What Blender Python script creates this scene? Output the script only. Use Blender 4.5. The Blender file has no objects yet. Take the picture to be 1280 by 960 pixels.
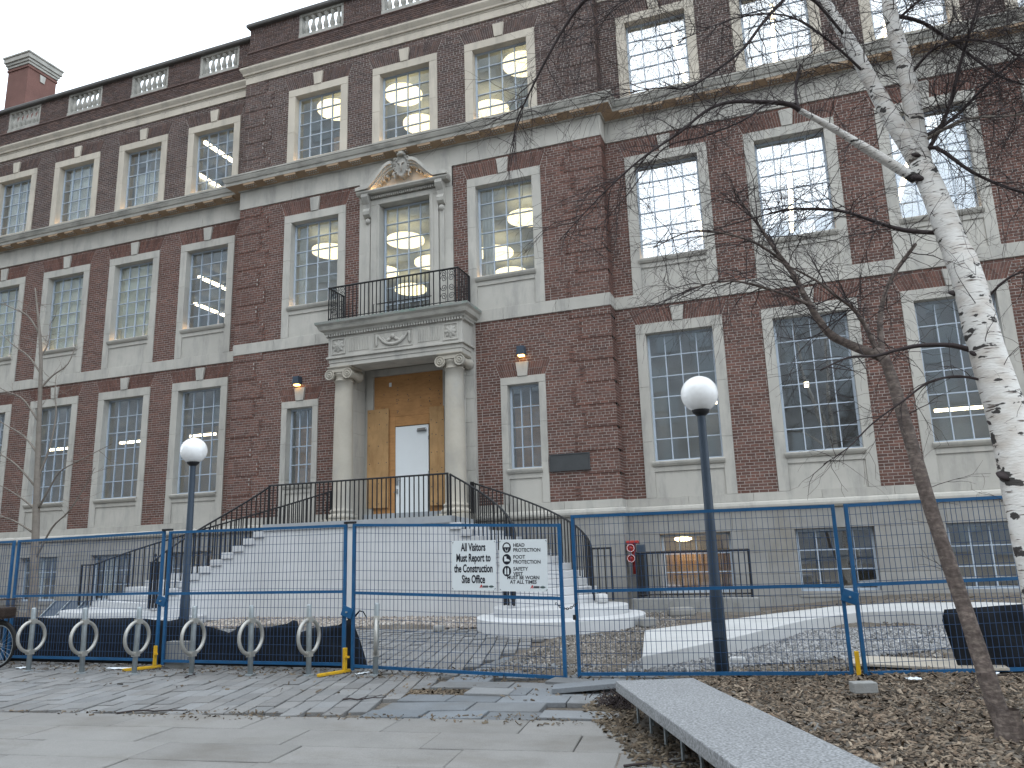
import bpy, bmesh, math, random
import numpy as np
from mathutils import Vector, Matrix
from math import sin, cos, pi, radians

rng = random.Random(7)
scene = bpy.context.scene
COL = scene.collection

# ------------------------------------------------------------------ camera
EYE = Vector((0.0, 0.0, 1.5))
YAW, PITCH, ROLL = radians(-19.634), radians(12.346), radians(-1.7597)
fwd = Vector((sin(YAW) * cos(PITCH), cos(YAW) * cos(PITCH), sin(PITCH)))
rgt = Vector((cos(YAW), -sin(YAW), 0.0))
upv = rgt.cross(fwd)
R_ = rgt * cos(ROLL) + upv * sin(ROLL)
U_ = upv * cos(ROLL) - rgt * sin(ROLL)
cam_d = bpy.data.cameras.new('camera')
cam_d.sensor_width = 36.0
cam_d.lens = 976.63 / 1280 * 36
cam_d.clip_start = 0.05
cam_d.clip_end = 1500
cam = bpy.data.objects.new('camera', cam_d)
cam.matrix_world = Matrix(((R_.x, U_.x, -fwd.x, EYE.x), (R_.y, U_.y, -fwd.y, EYE.y), (R_.z, U_.z, -fwd.z, EYE.z), (0, 0, 0, 1)))
COL.objects.link(cam)
scene.camera = cam

# ------------------------------------------------------------------ sky, sun, exposure
SUN_ELEV, SUN_AZ = radians(48), radians(195)      # bright even overcast, the sun soft behind cloud
world = bpy.data.worlds.new('World')
scene.world = world
world.use_nodes = True
wt = world.node_tree
for n in list(wt.nodes):
    wt.nodes.remove(n)
sky = wt.nodes.new('ShaderNodeTexSky')
sky.sky_type = 'NISHITA'
sky.sun_disc = False
sky.sun_elevation = SUN_ELEV
sky.sun_rotation = SUN_AZ
sky.air_density = 1.0
sky.dust_density = 1.0
sky.ozone_density = 1.0
# a nearly closed layer of white cloud over the blue
tc = wt.nodes.new('ShaderNodeTexCoord')
mpn = wt.nodes.new('ShaderNodeMapping')
mpn.inputs['Scale'].default_value = (1.0, 1.0, 2.5)
cn = wt.nodes.new('ShaderNodeTexNoise')
cn.inputs['Scale'].default_value = 2.2
cn.inputs['Detail'].default_value = 6
cr = wt.nodes.new('ShaderNodeMapRange')
cr.inputs['From Min'].default_value = 0.30
cr.inputs['From Max'].default_value = 0.60
cr.inputs['To Min'].default_value = 0.8
cr.inputs['To Max'].default_value = 1.0
cmx = wt.nodes.new('ShaderNodeMix'); cmx.data_type = 'RGBA'
cmx.inputs['B'].default_value = (7.35, 8.15, 8.95, 1)
bg = wt.nodes.new('ShaderNodeBackground')
bg.inputs['Strength'].default_value = 0.15
wo = wt.nodes.new('ShaderNodeOutputWorld')
wt.links.new(tc.outputs['Generated'], mpn.inputs['Vector'])
wt.links.new(mpn.outputs[0], cn.inputs['Vector'])
wt.links.new(cn.outputs['Fac'], cr.inputs['Value'])
wt.links.new(cr.outputs['Result'], cmx.inputs['Factor'])
wt.links.new(sky.outputs[0], cmx.inputs['A'])
wt.links.new(cmx.outputs['Result'], bg.inputs['Color'])
wt.links.new(bg.outputs[0], wo.inputs['Surface'])
sun_d = bpy.data.lights.new('sun', 'SUN')
sun_d.energy = 0.5
sun_d.angle = radians(60)
sun_d.color = (1.0, 0.96, 0.9)
sun = bpy.data.objects.new('sun', sun_d)
sdir = Vector((sin(SUN_AZ) * cos(SUN_ELEV), cos(SUN_AZ) * cos(SUN_ELEV), sin(SUN_ELEV)))
sun.rotation_euler = (-sdir).to_track_quat('-Z', 'Y').to_euler()
COL.objects.link(sun)
scene.view_settings.view_transform = 'Standard'
scene.view_settings.look = 'None'
scene.view_settings.exposure = 1.02
scene.view_settings.gamma = 1.0
scene.render.engine = 'CYCLES'
scene.cycles.use_denoising = True
scene.cycles.max_bounces = 6
scene.cycles.transparent_max_bounces = 24
scene.cycles.sample_clamp_indirect = 6

# ------------------------------------------------------------------ materials
def nodes_of(m):
    m.use_nodes = True
    t = m.node_tree
    return t, t.nodes['Principled BSDF']

def pm(name, base, rough=0.8, var=0.18, scale=2.0, bump=0.0, bscale=40.0, island=0.0, metal=0.0, stain=None, stain_amt=0.0, stain_scale=(1, 1, 1), tint=None, spec=0.3, fine=0.0):
    """procedural principled: large noise value variation, per piece variation, stain patches and bump"""
    m = bpy.data.materials.new(name)
    t, p = nodes_of(m)
    L = t.links.new
    p.inputs['Roughness'].default_value = rough
    p.inputs['Metallic'].default_value = metal
    p.inputs['Specular IOR Level'].default_value = spec
    geo = t.nodes.new('ShaderNodeNewGeometry')
    nz = t.nodes.new('ShaderNodeTexNoise')
    nz.inputs['Scale'].default_value = scale
    nz.inputs['Detail'].default_value = 6
    nz.inputs['Roughness'].default_value = 0.65
    L(geo.outputs['Position'], nz.inputs['Vector'])
    mr = t.nodes.new('ShaderNodeMapRange')
    mr.inputs['From Min'].default_value = 0.25
    mr.inputs['From Max'].default_value = 0.75
    mr.inputs['To Min'].default_value = 1 - var
    mr.inputs['To Max'].default_value = 1 + var
    L(nz.outputs['Fac'], mr.inputs['Value'])
    val = mr.outputs['Result']
    if fine > 0:
        n2 = t.nodes.new('ShaderNodeTexNoise')
        n2.inputs['Scale'].default_value = bscale
        n2.inputs['Detail'].default_value = 2
        L(geo.outputs['Position'], n2.inputs['Vector'])
        m2 = t.nodes.new('ShaderNodeMapRange')
        m2.inputs['From Min'].default_value = 0.3
        m2.inputs['From Max'].default_value = 0.7
        m2.inputs['To Min'].default_value = 1 - fine
        m2.inputs['To Max'].default_value = 1 + fine
        L(n2.outputs['Fac'], m2.inputs['Value'])
        mu = t.nodes.new('ShaderNodeMath'); mu.operation = 'MULTIPLY'
        L(val, mu.inputs[0]); L(m2.outputs['Result'], mu.inputs[1])
        val = mu.outputs[0]
    col_in = None
    rgb = t.nodes.new('ShaderNodeRGB')
    rgb.outputs[0].default_value = (*base, 1)
    colo = rgb.outputs[0]
    if island > 0:
        oi = t.nodes.new('ShaderNodeObjectInfo')
        ad = t.nodes.new('ShaderNodeMath'); ad.operation = 'ADD'
        L(geo.outputs['Random Per Island'], ad.inputs[0]); L(oi.outputs['Random'], ad.inputs[1])
        fr = t.nodes.new('ShaderNodeMath'); fr.operation = 'FRACT'
        L(ad.outputs[0], fr.inputs[0])
        m3 = t.nodes.new('ShaderNodeMapRange')
        m3.inputs['To Min'].default_value = 1 - island
        m3.inputs['To Max'].default_value = 1 + island
        L(fr.outputs[0], m3.inputs['Value'])
        mu = t.nodes.new('ShaderNodeMath'); mu.operation = 'MULTIPLY'
        L(val, mu.inputs[0]); L(m3.outputs['Result'], mu.inputs[1])
        val = mu.outputs[0]
        if tint:
            f2 = t.nodes.new('ShaderNodeMath'); f2.operation = 'MULTIPLY'; f2.inputs[1].default_value = 7.31
            L(fr.outputs[0], f2.inputs[0])
            f3 = t.nodes.new('ShaderNodeMath'); f3.operation = 'FRACT'
            L(f2.outputs[0], f3.inputs[0])
            mx = t.nodes.new('ShaderNodeMix'); mx.data_type = 'RGBA'
            mx.inputs['A'].default_value = (*base, 1); mx.inputs['B'].default_value = (*tint, 1)
            L(f3.outputs[0], mx.inputs['Factor'])
            colo = mx.outputs['Result']
    if stain:
        mp = t.nodes.new('ShaderNodeMapping')
        mp.inputs['Scale'].default_value = stain_scale
        L(geo.outputs['Position'], mp.inputs['Vector'])
        n4 = t.nodes.new('ShaderNodeTexNoise')
        n4.inputs['Scale'].default_value = 1.0
        n4.inputs['Detail'].default_value = 7
        n4.inputs['Roughness'].default_value = 0.7
        L(mp.outputs[0], n4.inputs['Vector'])
        m5 = t.nodes.new('ShaderNodeMapRange')
        m5.inputs['From Min'].default_value = 0.48
        m5.inputs['From Max'].default_value = 0.72
        m5.inputs['To Max'].default_value = stain_amt
        L(n4.outputs['Fac'], m5.inputs['Value'])
        mx2 = t.nodes.new('ShaderNodeMix'); mx2.data_type = 'RGBA'
        L(m5.outputs['Result'], mx2.inputs['Factor'])
        L(colo, mx2.inputs['A'])
        mx2.inputs['B'].default_value = (*stain, 1)
        colo = mx2.outputs['Result']
    vm = t.nodes.new('ShaderNodeVectorMath'); vm.operation = 'SCALE'
    L(colo, vm.inputs[0]); L(val, vm.inputs['Scale'])
    L(vm.outputs[0], p.inputs['Base Color'])
    if bump > 0:
        nb = t.nodes.new('ShaderNodeTexNoise')
        nb.inputs['Scale'].default_value = bscale
        nb.inputs['Detail'].default_value = 4
        L(geo.outputs['Position'], nb.inputs['Vector'])
        bp = t.nodes.new('ShaderNodeBump')
        bp.inputs['Strength'].default_value = bump
        bp.inputs['Distance'].default_value = 0.01
        L(nb.outputs['Fac'], bp.inputs['Height'])
        L(bp.outputs[0], p.inputs['Normal'])
    return m

def emit(name, col, strength):
    m = bpy.data.materials.new(name)
    t, p = nodes_of(m)
    p.inputs['Base Color'].default_value = (*col, 1)
    p.inputs['Emission Color'].default_value = (*col, 1)
    p.inputs['Emission Strength'].default_value = strength
    return m

def glass_mat(name, refl, tint):
    m = bpy.data.materials.new(name)
    m.use_nodes = True
    t = m.node_tree
    t.nodes.clear()
    L = t.links.new
    out = t.nodes.new('ShaderNodeOutputMaterial')
    tr = t.nodes.new('ShaderNodeBsdfTransparent'); tr.inputs['Color'].default_value = (*tint, 1)
    gl = t.nodes.new('ShaderNodeBsdfGlossy'); gl.inputs['Roughness'].default_value = 0.015
    gl.inputs['Color'].default_value = (0.93, 0.96, 1.0, 1)
    geo = t.nodes.new('ShaderNodeNewGeometry')
    dp = t.nodes.new('ShaderNodeVectorMath'); dp.operation = 'DOT_PRODUCT'
    L(geo.outputs['Incoming'], dp.inputs[0]); L(geo.outputs['True Normal'], dp.inputs[1])
    ab = t.nodes.new('ShaderNodeMath'); ab.operation = 'ABSOLUTE'; L(dp.outputs['Value'], ab.inputs[0])
    om = t.nodes.new('ShaderNodeMath'); om.operation = 'SUBTRACT'; om.inputs[0].default_value = 1.0; L(ab.outputs[0], om.inputs[1])
    pw = t.nodes.new('ShaderNodeMath'); pw.operation = 'POWER'; pw.inputs[1].default_value = 5.0; L(om.outputs[0], pw.inputs[0])
    ad = t.nodes.new('ShaderNodeMath'); ad.operation = 'MULTIPLY_ADD'; ad.inputs[1].default_value = 0.75; ad.inputs[2].default_value = refl
    L(pw.outputs[0], ad.inputs[0])
    nz = t.nodes.new('ShaderNodeTexNoise'); nz.inputs['Scale'].default_value = 1.6; nz.inputs['Detail'].default_value = 1
    L(geo.outputs['Position'], nz.inputs['Vector'])
    bp = t.nodes.new('ShaderNodeBump'); bp.inputs['Strength'].default_value = 0.02; bp.inputs['Distance'].default_value = 0.02
    L(nz.outputs['Fac'], bp.inputs['Height'])
    L(bp.outputs[0], gl.inputs['Normal'])
    mx = t.nodes.new('ShaderNodeMixShader')
    L(ad.outputs[0], mx.inputs[0]); L(tr.outputs[0], mx.inputs[1]); L(gl.outputs[0], mx.inputs[2])
    L(mx.outputs[0], out.inputs[0])
    return m

M = {}
M['brick'] = pm('red_brick', (0.140, 0.070, 0.054), 0.85, 0.13, 0.55, 0.35, 60, island=0.24, tint=(0.110, 0.061, 0.051))
M['brick_dark'] = pm('sooty_brick', (0.100, 0.062, 0.051), 0.85, 0.16, 0.55, 0.35, 60, island=0.28, tint=(0.085, 0.061, 0.057))
M['mortar'] = pm('mortar', (0.40, 0.37, 0.34), 0.95, 0.15, 3.0, 0.3, 80)
M['stone'] = pm('limestone', (0.43, 0.412, 0.372), 0.85, 0.10, 1.1, 0.15, 50, island=0.05, stain=(0.25, 0.245, 0.23), stain_amt=0.75, stain_scale=(2.6, 2.6, 0.6))
M['stone_warm'] = pm('warm_limestone', (0.50, 0.45, 0.375), 0.85, 0.10, 1.1, 0.15, 50, island=0.05, stain=(0.31, 0.28, 0.24), stain_amt=0.65, stain_scale=(2.6, 2.6, 0.6))
M['stone_base'] = pm('base_limestone', (0.285, 0.28, 0.265), 0.88, 0.16, 1.4, 0.2, 50, island=0.07, stain=(0.20, 0.175, 0.135), stain_amt=0.6, stain_scale=(0.9, 0.9, 0.5))
M['stone_cornice'] = pm('weathered_cornice_stone', (0.36, 0.345, 0.31), 0.88, 0.2, 1.6, 0.2, 50, stain=(0.16, 0.165, 0.15), stain_amt=0.85, stain_scale=(1.4, 1.4, 5.0))
M['stone_glow'] = pm('glow_painted_stone', (0.33, 0.235, 0.155), 0.9, 0.2, 1.6, 0.2, 50, stain=(0.2, 0.17, 0.13), stain_amt=0.5, stain_scale=(2, 2, 2))  # orange glow under the cornice is painted into this tan base
M['stone_column'] = pm('column_limestone', (0.41, 0.375, 0.315), 0.85, 0.12, 1.5, 0.15, 50, stain=(0.30, 0.30, 0.285), stain_amt=0.8, stain_scale=(0.7, 0.7, 0.5))
M['stone_carved'] = pm('carved_stone', (0.36, 0.345, 0.315), 0.9, 0.3, 6, 0.9, 22, stain=(0.17, 0.165, 0.15), stain_amt=0.9, stain_scale=(7, 7, 6))
M['copper'] = pm('verdigris_copper', (0.26, 0.265, 0.245), 0.7, 0.25, 2, 0.1, 40, stain=(0.12, 0.24, 0.19), stain_amt=0.8, stain_scale=(2.2, 2.2, 3))
M['coping'] = pm('dark_coping_metal', (0.09, 0.085, 0.08), 0.7, 0.2, 2)
M['frame'] = pm('painted_sash', (0.40, 0.46, 0.53), 0.5, 0.08, 3)
M['frame_dark'] = pm('grey_sash', (0.22, 0.24, 0.25), 0.5, 0.08, 3)
M['glass'] = glass_mat('window_glass', 0.24, (0.93, 0.95, 0.95))
M['room'] = pm('room_plaster', (0.36, 0.385, 0.41), 0.9, 0.1, 0.8)
M['room_warm'] = pm('room_warm_plaster', (0.42, 0.36, 0.26), 0.9, 0.15, 0.8)
M['room_dark'] = pm('room_floor', (0.12, 0.11, 0.10), 0.9, 0.15, 0.8)
M['curtain'] = pm('white_curtain', (0.78, 0.75, 0.66), 0.9, 0.10, 2.5)
M['blind'] = pm('beige_blind', (0.78, 0.73, 0.53), 0.9, 0.22, 0.9)
M['disc_lamp'] = emit('disc_lamp_glow', (1.0, 0.82, 0.46), 1.7)
M['basement_lamp'] = emit('basement_lamp_glow', (1.0, 0.72, 0.36), 12.0)
M['tube_lamp'] = emit('tube_lamp_glow', (1.0, 0.82, 0.54), 7.0)
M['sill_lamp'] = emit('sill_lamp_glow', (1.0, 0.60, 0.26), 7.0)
M['wall_lamp'] = emit('wall_lamp_glow', (1.0, 0.55, 0.16), 5.0)
M['iron'] = pm('black_iron', (0.018, 0.018, 0.020), 0.5, 0.2, 8, 0.05, 60)
M['ply'] = pm('plywood', (0.42, 0.22, 0.09), 0.8, 0.18, 2.2, 0.1, 60, island=0.14, stain=(0.25, 0.125, 0.05), stain_amt=0.6, stain_scale=(3, 3, 14))
M['ply_pale'] = pm('pale_plywood', (0.46, 0.28, 0.13), 0.8, 0.20, 2.2, 0.1, 60, island=0.1, stain=(0.31, 0.17, 0.07), stain_amt=0.6, stain_scale=(9, 3, 2))
M['white_door'] = pm('white_door_paint', (0.74, 0.77, 0.78), 0.45, 0.03, 2)
M['steel'] = pm('grey_steel', (0.34, 0.35, 0.36), 0.42, 0.15, 6, 0.05, 60, metal=0.6)
M['galv'] = pm('galvanised_steel', (0.30, 0.33, 0.34), 0.5, 0.2, 9, 0.05, 80, metal=0.35)
M['cast'] = pm('cast_aluminium', (0.40, 0.39, 0.36), 0.45, 0.2, 9, 0.1, 80, metal=0.5)
M['blue'] = pm('blue_fence_paint', (0.012, 0.085, 0.20), 0.45, 0.2, 5, 0.05, 60, stain=(0.05, 0.10, 0.17), stain_amt=0.5, stain_scale=(7, 7, 7))
M['wire'] = pm('blue_grey_wire', (0.025, 0.06, 0.13), 0.5, 0.15, 3)
M['yellow'] = pm('yellow_paint', (0.62, 0.36, 0.015), 0.5, 0.12, 8, stain=(0.25, 0.17, 0.05), stain_amt=0.5, stain_scale=(12, 12, 12))
M['fabric'] = pm('black_silt_fabric', (0.010, 0.012, 0.016), 0.75, 0.3, 4, 0.4, 25, spec=0.25)
M['pole'] = pm('slate_blue_pole_paint', (0.045, 0.062, 0.085), 0.45, 0.12, 5, 0.03, 40)
M['globe'] = pm('opal_globe', (0.80, 0.80, 0.79), 0.18, 0.02, 4, stain=(0.30, 0.27, 0.22), stain_amt=0.12, stain_scale=(14, 14, 14), spec=0.5)
M['stucco'] = pm('white_stucco', (0.56, 0.565, 0.57), 0.9, 0.07, 1.3, 0.25, 30, stain=(0.50, 0.50, 0.50), stain_amt=0.5, stain_scale=(1.5, 1.5, 0.8))
M['step'] = pm('pale_step_stone', (0.50, 0.505, 0.51), 0.85, 0.1, 3, 0.2, 60, island=0.06, stain=(0.35, 0.34, 0.33), stain_amt=0.4, stain_scale=(3, 3, 3))
M['landing'] = pm('grey_landing_stone', (0.34, 0.355, 0.37), 0.85, 0.1, 3, 0.2, 60, island=0.06)
M['new_concrete'] = pm('new_white_concrete', (0.47, 0.47, 0.465), 0.9, 0.10, 1.5, 0.2, 40, stain=(0.44, 0.43, 0.41), stain_amt=0.5, stain_scale=(2, 2, 2))
M['concrete'] = pm('grey_concrete', (0.27, 0.27, 0.26), 0.9, 0.2, 2.5, 0.3, 50, stain=(0.15, 0.14, 0.12), stain_amt=0.6, stain_scale=(3, 3, 3))
M['paver'] = pm('grey_paver', (0.192, 0.194, 0.194), 0.85, 0.14, 2.2, 0.25, 70, island=0.15, tint=(0.176, 0.172, 0.167), stain=(0.125, 0.112, 0.095), stain_amt=0.4, stain_scale=(1.1, 1.1, 1.1), fine=0.10)
M['bluestone'] = pm('bluestone', (0.150, 0.166, 0.182), 0.85, 0.14, 2.6, 0.2, 50, island=0.16, tint=(0.18, 0.184, 0.186), stain=(0.11, 0.10, 0.085), stain_amt=0.4, stain_scale=(1.6, 1.6, 1.6), fine=0.08)
M['slab'] = pm('plaza_slab', (0.205, 0.198, 0.187), 0.85, 0.12, 1.6, 0.25, 90, island=0.08, stain=(0.130, 0.115, 0.095), stain_amt=0.6, stain_scale=(0.9, 1.5, 1), fine=0.10)
M['globe'].node_tree.nodes['Principled BSDF'].inputs['Subsurface Weight'].default_value = 0.9
M['globe'].node_tree.nodes['Principled BSDF'].inputs['Subsurface Radius'].default_value = (0.4, 0.4, 0.4)
M['globe'].node_tree.nodes['Principled BSDF'].inputs['Subsurface Scale'].default_value = 1.0
M['granite'] = pm('speckled_granite', (0.225, 0.23, 0.235), 0.65, 0.08, 1.5, 0.1, 60, fine=0.5, spec=0.35)
M['soil'] = pm('damp_soil', (0.115, 0.098, 0.080), 0.95, 0.35, 2.2, 0.8, 30, stain=(0.19, 0.175, 0.155), stain_amt=0.8, stain_scale=(1.5, 1.5, 1.5), fine=0.35)
M['mulch'] = pm('bark_mulch', (0.092, 0.064, 0.044), 0.9, 0.3, 1.2, island=0.85, tint=(0.185, 0.148, 0.11))
M['gravel'] = pm('gravel', (0.28, 0.275, 0.265), 0.9, 0.2, 2.0, island=0.5, tint=(0.21, 0.215, 0.225))
M['gravel_pale'] = pm('pale_gravel', (0.36, 0.335, 0.305), 0.9, 0.2, 2.0, island=0.5, tint=(0.27, 0.22, 0.18))
M['rubble'] = pm('dirty_rubble', (0.13, 0.113, 0.095), 0.9, 0.4, 1.0, island=0.7, tint=(0.23, 0.215, 0.195))
M['litter'] = pm('leaf_litter', (0.085, 0.062, 0.042), 0.9, 0.3, 2.0, island=0.6, tint=(0.13, 0.105, 0.075))
M['bark_brown'] = pm('brown_bark', (0.105, 0.082, 0.072), 0.85, 0.35, 6, 1.0, 30, stain=(0.23, 0.19, 0.16), stain_amt=0.9, stain_scale=(7, 7, 30), fine=0.3)
M['bark_grey'] = pm('pale_grey_bark', (0.20, 0.175, 0.15), 0.85, 0.2, 5, 0.4, 40, stain=(0.13, 0.11, 0.09), stain_amt=0.6, stain_scale=(8, 8, 20))
M['twig'] = pm('dark_twig', (0.040, 0.030, 0.030), 0.75, 0.25, 6)
M['twig_pale'] = pm('pale_twig', (0.20, 0.170, 0.145), 0.8, 0.25, 6)
M['red'] = pm('red_enamel', (0.34, 0.035, 0.03), 0.5, 0.15, 8)
M['sign'] = pm('white_sign_board', (0.66, 0.70, 0.71), 0.45, 0.03, 2)
M['ink'] = pm('black_print', (0.012, 0.014, 0.022), 0.5, 0.0, 2)
M['ink_red'] = pm('red_print', (0.45, 0.03, 0.03), 0.5, 0.0, 2)
M['ink_green'] = pm('grey_green_print', (0.20, 0.27, 0.26), 0.5, 0.0, 2)
M['bronze'] = pm('dark_bronze_plaque', (0.055, 0.058, 0.060), 0.55, 0.15, 6, 0.2, 60)
M['rubber'] = pm('tyre_rubber', (0.02, 0.02, 0.02), 0.8, 0.2, 6)
M['plastic_white'] = pm('white_plastic', (0.72, 0.76, 0.79), 0.5, 0.05, 5)
M['brown_wire'] = pm('brown_basket_wire', (0.05, 0.035, 0.028), 0.6, 0.2, 6)
M['facing'] = pm('facing_grey_render', (0.22, 0.225, 0.23), 0.9, 0.35, 0.25, stain=(0.13, 0.135, 0.13), stain_amt=0.6, stain_scale=(0.12, 0.12, 0.3))
M['asphalt'] = pm('far_paving', (0.16, 0.16, 0.16), 0.9, 0.15, 0.3)

def birch_mat():
    m = bpy.data.materials.new('birch_bark')
    t, p = nodes_of(m)
    L = t.links.new
    p.inputs['Roughness'].default_value = 0.7
    geo = t.nodes.new('ShaderNodeNewGeometry')
    def noise(scale3, detail, lo, hi):
        mp = t.nodes.new('ShaderNodeMapping'); mp.inputs['Scale'].default_value = scale3
        L(geo.outputs['Position'], mp.inputs['Vector'])
        n = t.nodes.new('ShaderNodeTexNoise'); n.inputs['Scale'].default_value = 1; n.inputs['Detail'].default_value = detail
        L(mp.outputs[0], n.inputs['Vector'])
        r = t.nodes.new('ShaderNodeMapRange'); r.inputs['From Min'].default_value = lo; r.inputs['From Max'].default_value = hi
        L(n.outputs['Fac'], r.inputs['Value'])
        return r.outputs['Result']
    peel = noise((5, 5, 9), 5, 0.45, 0.75)
    lent = noise((6, 6, 60), 3, 0.61, 0.67)
    scar = noise((5.5, 5.5, 11), 4, 0.615, 0.635)
    def mix(f, a, b):
        x = t.nodes.new('ShaderNodeMix'); x.data_type = 'RGBA'
        L(f, x.inputs['Factor'])
        if isinstance(a, tuple): x.inputs['A'].default_value = (*a, 1)
        else: L(a, x.inputs['A'])
        x.inputs['B'].default_value = (*b, 1)
        return x.outputs['Result']
    c = mix(peel, (0.62, 0.60, 0.565), (0.45, 0.40, 0.35))
    c = mix(lent, c, (0.10, 0.075, 0.06))
    c = mix(scar, c, (0.03, 0.025, 0.022))
    L(c, p.inputs['Base Color'])
    nb = noise((20, 20, 60), 3, 0.3, 0.7)
    bp = t.nodes.new('ShaderNodeBump'); bp.inputs['Strength'].default_value = 0.3; bp.inputs['Distance'].default_value = 0.01
    L(nb, bp.inputs['Height']); L(bp.outputs[0], p.inputs['Normal'])
    return m
M['birch'] = birch_mat()

# ------------------------------------------------------------------ helpers
class MB:
    """collects shapes and links them as one mesh object"""
    def __init__(s):
        s.v = []; s.f = []
    def add(s, vs, fs):
        o = len(s.v)
        s.v.extend(tuple(v) for v in vs)
        s.f.extend(tuple(i + o for i in f) for f in fs)
        return s
    def box(s, x0, x1, y0, y1, z0, z1):
        return s.add([(x0, y0, z0), (x1, y0, z0), (x1, y1, z0), (x0, y1, z0), (x0, y0, z1), (x1, y0, z1), (x1, y1, z1), (x0, y1, z1)],
                     [(0, 1, 5, 4), (1, 2, 6, 5), (2, 3, 7, 6), (3, 0, 4, 7), (4, 5, 6, 7), (3, 2, 1, 0)])
    def prism_xz(s, poly, y0, y1):
        n = len(poly)
        vs = [(x, y0, z) for x, z in poly] + [(x, y1, z) for x, z in poly]
        fs = [tuple(range(n)), tuple(reversed(range(n, 2 * n)))]
        fs += [(i, i + n, (i + 1) % n + n, (i + 1) % n) for i in range(n)]
        return s.add(vs, fs)
    def prism_xy(s, poly, z0, z1):
        n = len(poly)
        vs = [(x, y, z0) for x, y in poly] + [(x, y, z1) for x, y in poly]
        fs = [tuple(reversed(range(n))), tuple(range(n, 2 * n))]
        fs += [(i, (i + 1) % n, (i + 1) % n + n, i + n) for i in range(n)]
        return s.add(vs, fs)
    def lathe(s, c, prof, n=20, cap=True):
        """prof: list of (radius, z)"""
        vs = []
        for r, z in prof:
            vs += [(c[0] + r * cos(2 * pi * k / n), c[1] + r * sin(2 * pi * k / n), c[2] + z) for k in range(n)]
        fs = []
        for j in range(len(prof) - 1):
            for k in range(n):
                fs.append((j * n + k, j * n + (k + 1) % n, (j + 1) * n + (k + 1) % n, (j + 1) * n + k))
        if cap:
            fs.append(tuple(reversed(range(n))))
            fs.append(tuple(range((len(prof) - 1) * n, len(prof) * n)))
        return s.add(vs, fs)
    def tube(s, pts, r0, r1=None, n=6, closed=False):
        r1 = r0 if r1 is None else r1
        P = [Vector(p) for p in pts]
        m = len(P)
        rad = r0 if isinstance(r0, (list, tuple)) else [r0 + (r1 - r0) * i / max(1, m - 1) for i in range(m)]
        vs = []
        nrm = None
        for i in range(m):
            if closed:
                d = P[(i + 1) % m] - P[i - 1]
            else:
                d = P[min(i + 1, m - 1)] - P[max(i - 1, 0)]
            if d.length < 1e-9:
                d = Vector((0, 0, 1))
            d.normalize()
            if nrm is None:
                a = Vector((0, 0, 1)) if abs(d.z) < 0.9 else Vector((1, 0, 0))
                nrm = d.cross(a).normalized()
            else:
                nrm = (nrm - d * nrm.dot(d))
                if nrm.length < 1e-6:
                    nrm = d.orthogonal()
                nrm.normalize()
            b = d.cross(nrm)
            for k in range(n):
                an = 2 * pi * k / n
                vs.append(P[i] + (nrm * cos(an) + b * sin(an)) * rad[i])
        fs = []
        for i in range(m if closed else m - 1):
            for k in range(n):
                j = (i + 1) % m
                fs.append((i * n + k, i * n + (k + 1) % n, j * n + (k + 1) % n, j * n + k))
        if not closed:
            fs.append(tuple(reversed(range(n))))
            fs.append(tuple(range((m - 1) * n, m * n)))
        return s.add(vs, fs)
    def mesh(s, name, mat, smooth=False):
        me = bpy.data.meshes.new(name)
        me.from_pydata(s.v, [], s.f)
        me.materials.append(mat)
        if smooth:
            me.polygons.foreach_set('use_smooth', [True] * len(me.polygons))
        me.update()
        return me
    def build(s, name, mat, parent=None, smooth=False, kind=None, bevel=0.0):
        o = bpy.data.objects.new(name, s.mesh(name, mat, smooth))
        COL.objects.link(o)
        if parent: o.parent = parent
        if kind: o['kind'] = kind
        if bevel: 
            b = o.modifiers.new('bevel', 'BEVEL'); b.width = bevel; b.segments = 2; b.limit_method = 'ANGLE'
        return o

def tag(o, label, cat, group=None):
    o['label'] = label; o['category'] = cat
    if group: o['group'] = group
    return o
def thing(name, label, cat, loc=(0, 0, 0), rz=0.0, group=None):
    o = bpy.data.objects.new(name, None)
    COL.objects.link(o)
    o.location = loc; o.rotation_euler = (0, 0, rz)
    o.empty_display_size = 0.2
    return tag(o, label, cat, group)
def empty(name, parent, loc=(0, 0, 0)):
    o = bpy.data.objects.new(name, None)
    COL.objects.link(o); o.location = loc; o.parent = parent
    o.empty_display_size = 0.2
    return o
def inst(name, me, parent, loc=(0, 0, 0), rz=0.0, sc=None, rot=None):
    o = bpy.data.objects.new(name, me)
    COL.objects.link(o)
    o.parent = parent
    o.location = loc
    o.rotation_euler = rot if rot else (0, 0, rz)
    if sc: o.scale = sc
    return o
def structure(o):
    o['kind'] = 'structure'
    return o
def copy_tree(o, parent=None):
    c = o.copy(); COL.objects.link(c); c.parent = parent
    for ch in list(o.children):
        copy_tree(ch, c)
    return c

def in_frame(p, margin=1.03):
    d = Vector(p) - EYE
    z = d.dot(fwd)
    if z <= 0.1: return False
    return abs(d.dot(R_) / z) < 640 / 976.63 * margin and abs(d.dot(U_) / z) < 480 / 976.63 * margin

def rects_minus(x0, x1, z0, z1, holes):
    """boxes covering a rectangle minus rectangular holes"""
    zs = sorted({z0, z1} | {h[2] for h in holes if z0 < h[2] < z1} | {h[3] for h in holes if z0 < h[3] < z1})
    out = []
    for a, b in zip(zs[:-1], zs[1:]):
        zc = (a + b) / 2
        iv = [(x0, x1)]
        for h in holes:
            if h[2] < zc < h[3]:
                nv = []
                for s_, e_ in iv:
                    if h[1] <= s_ or h[0] >= e_: nv.append((s_, e_)); continue
                    if h[0] > s_: nv.append((s_, h[0]))
                    if h[1] < e_: nv.append((h[1], e_))
                iv = nv
        out += [(s_, e_, a, b) for s_, e_ in iv]
    return out

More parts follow.
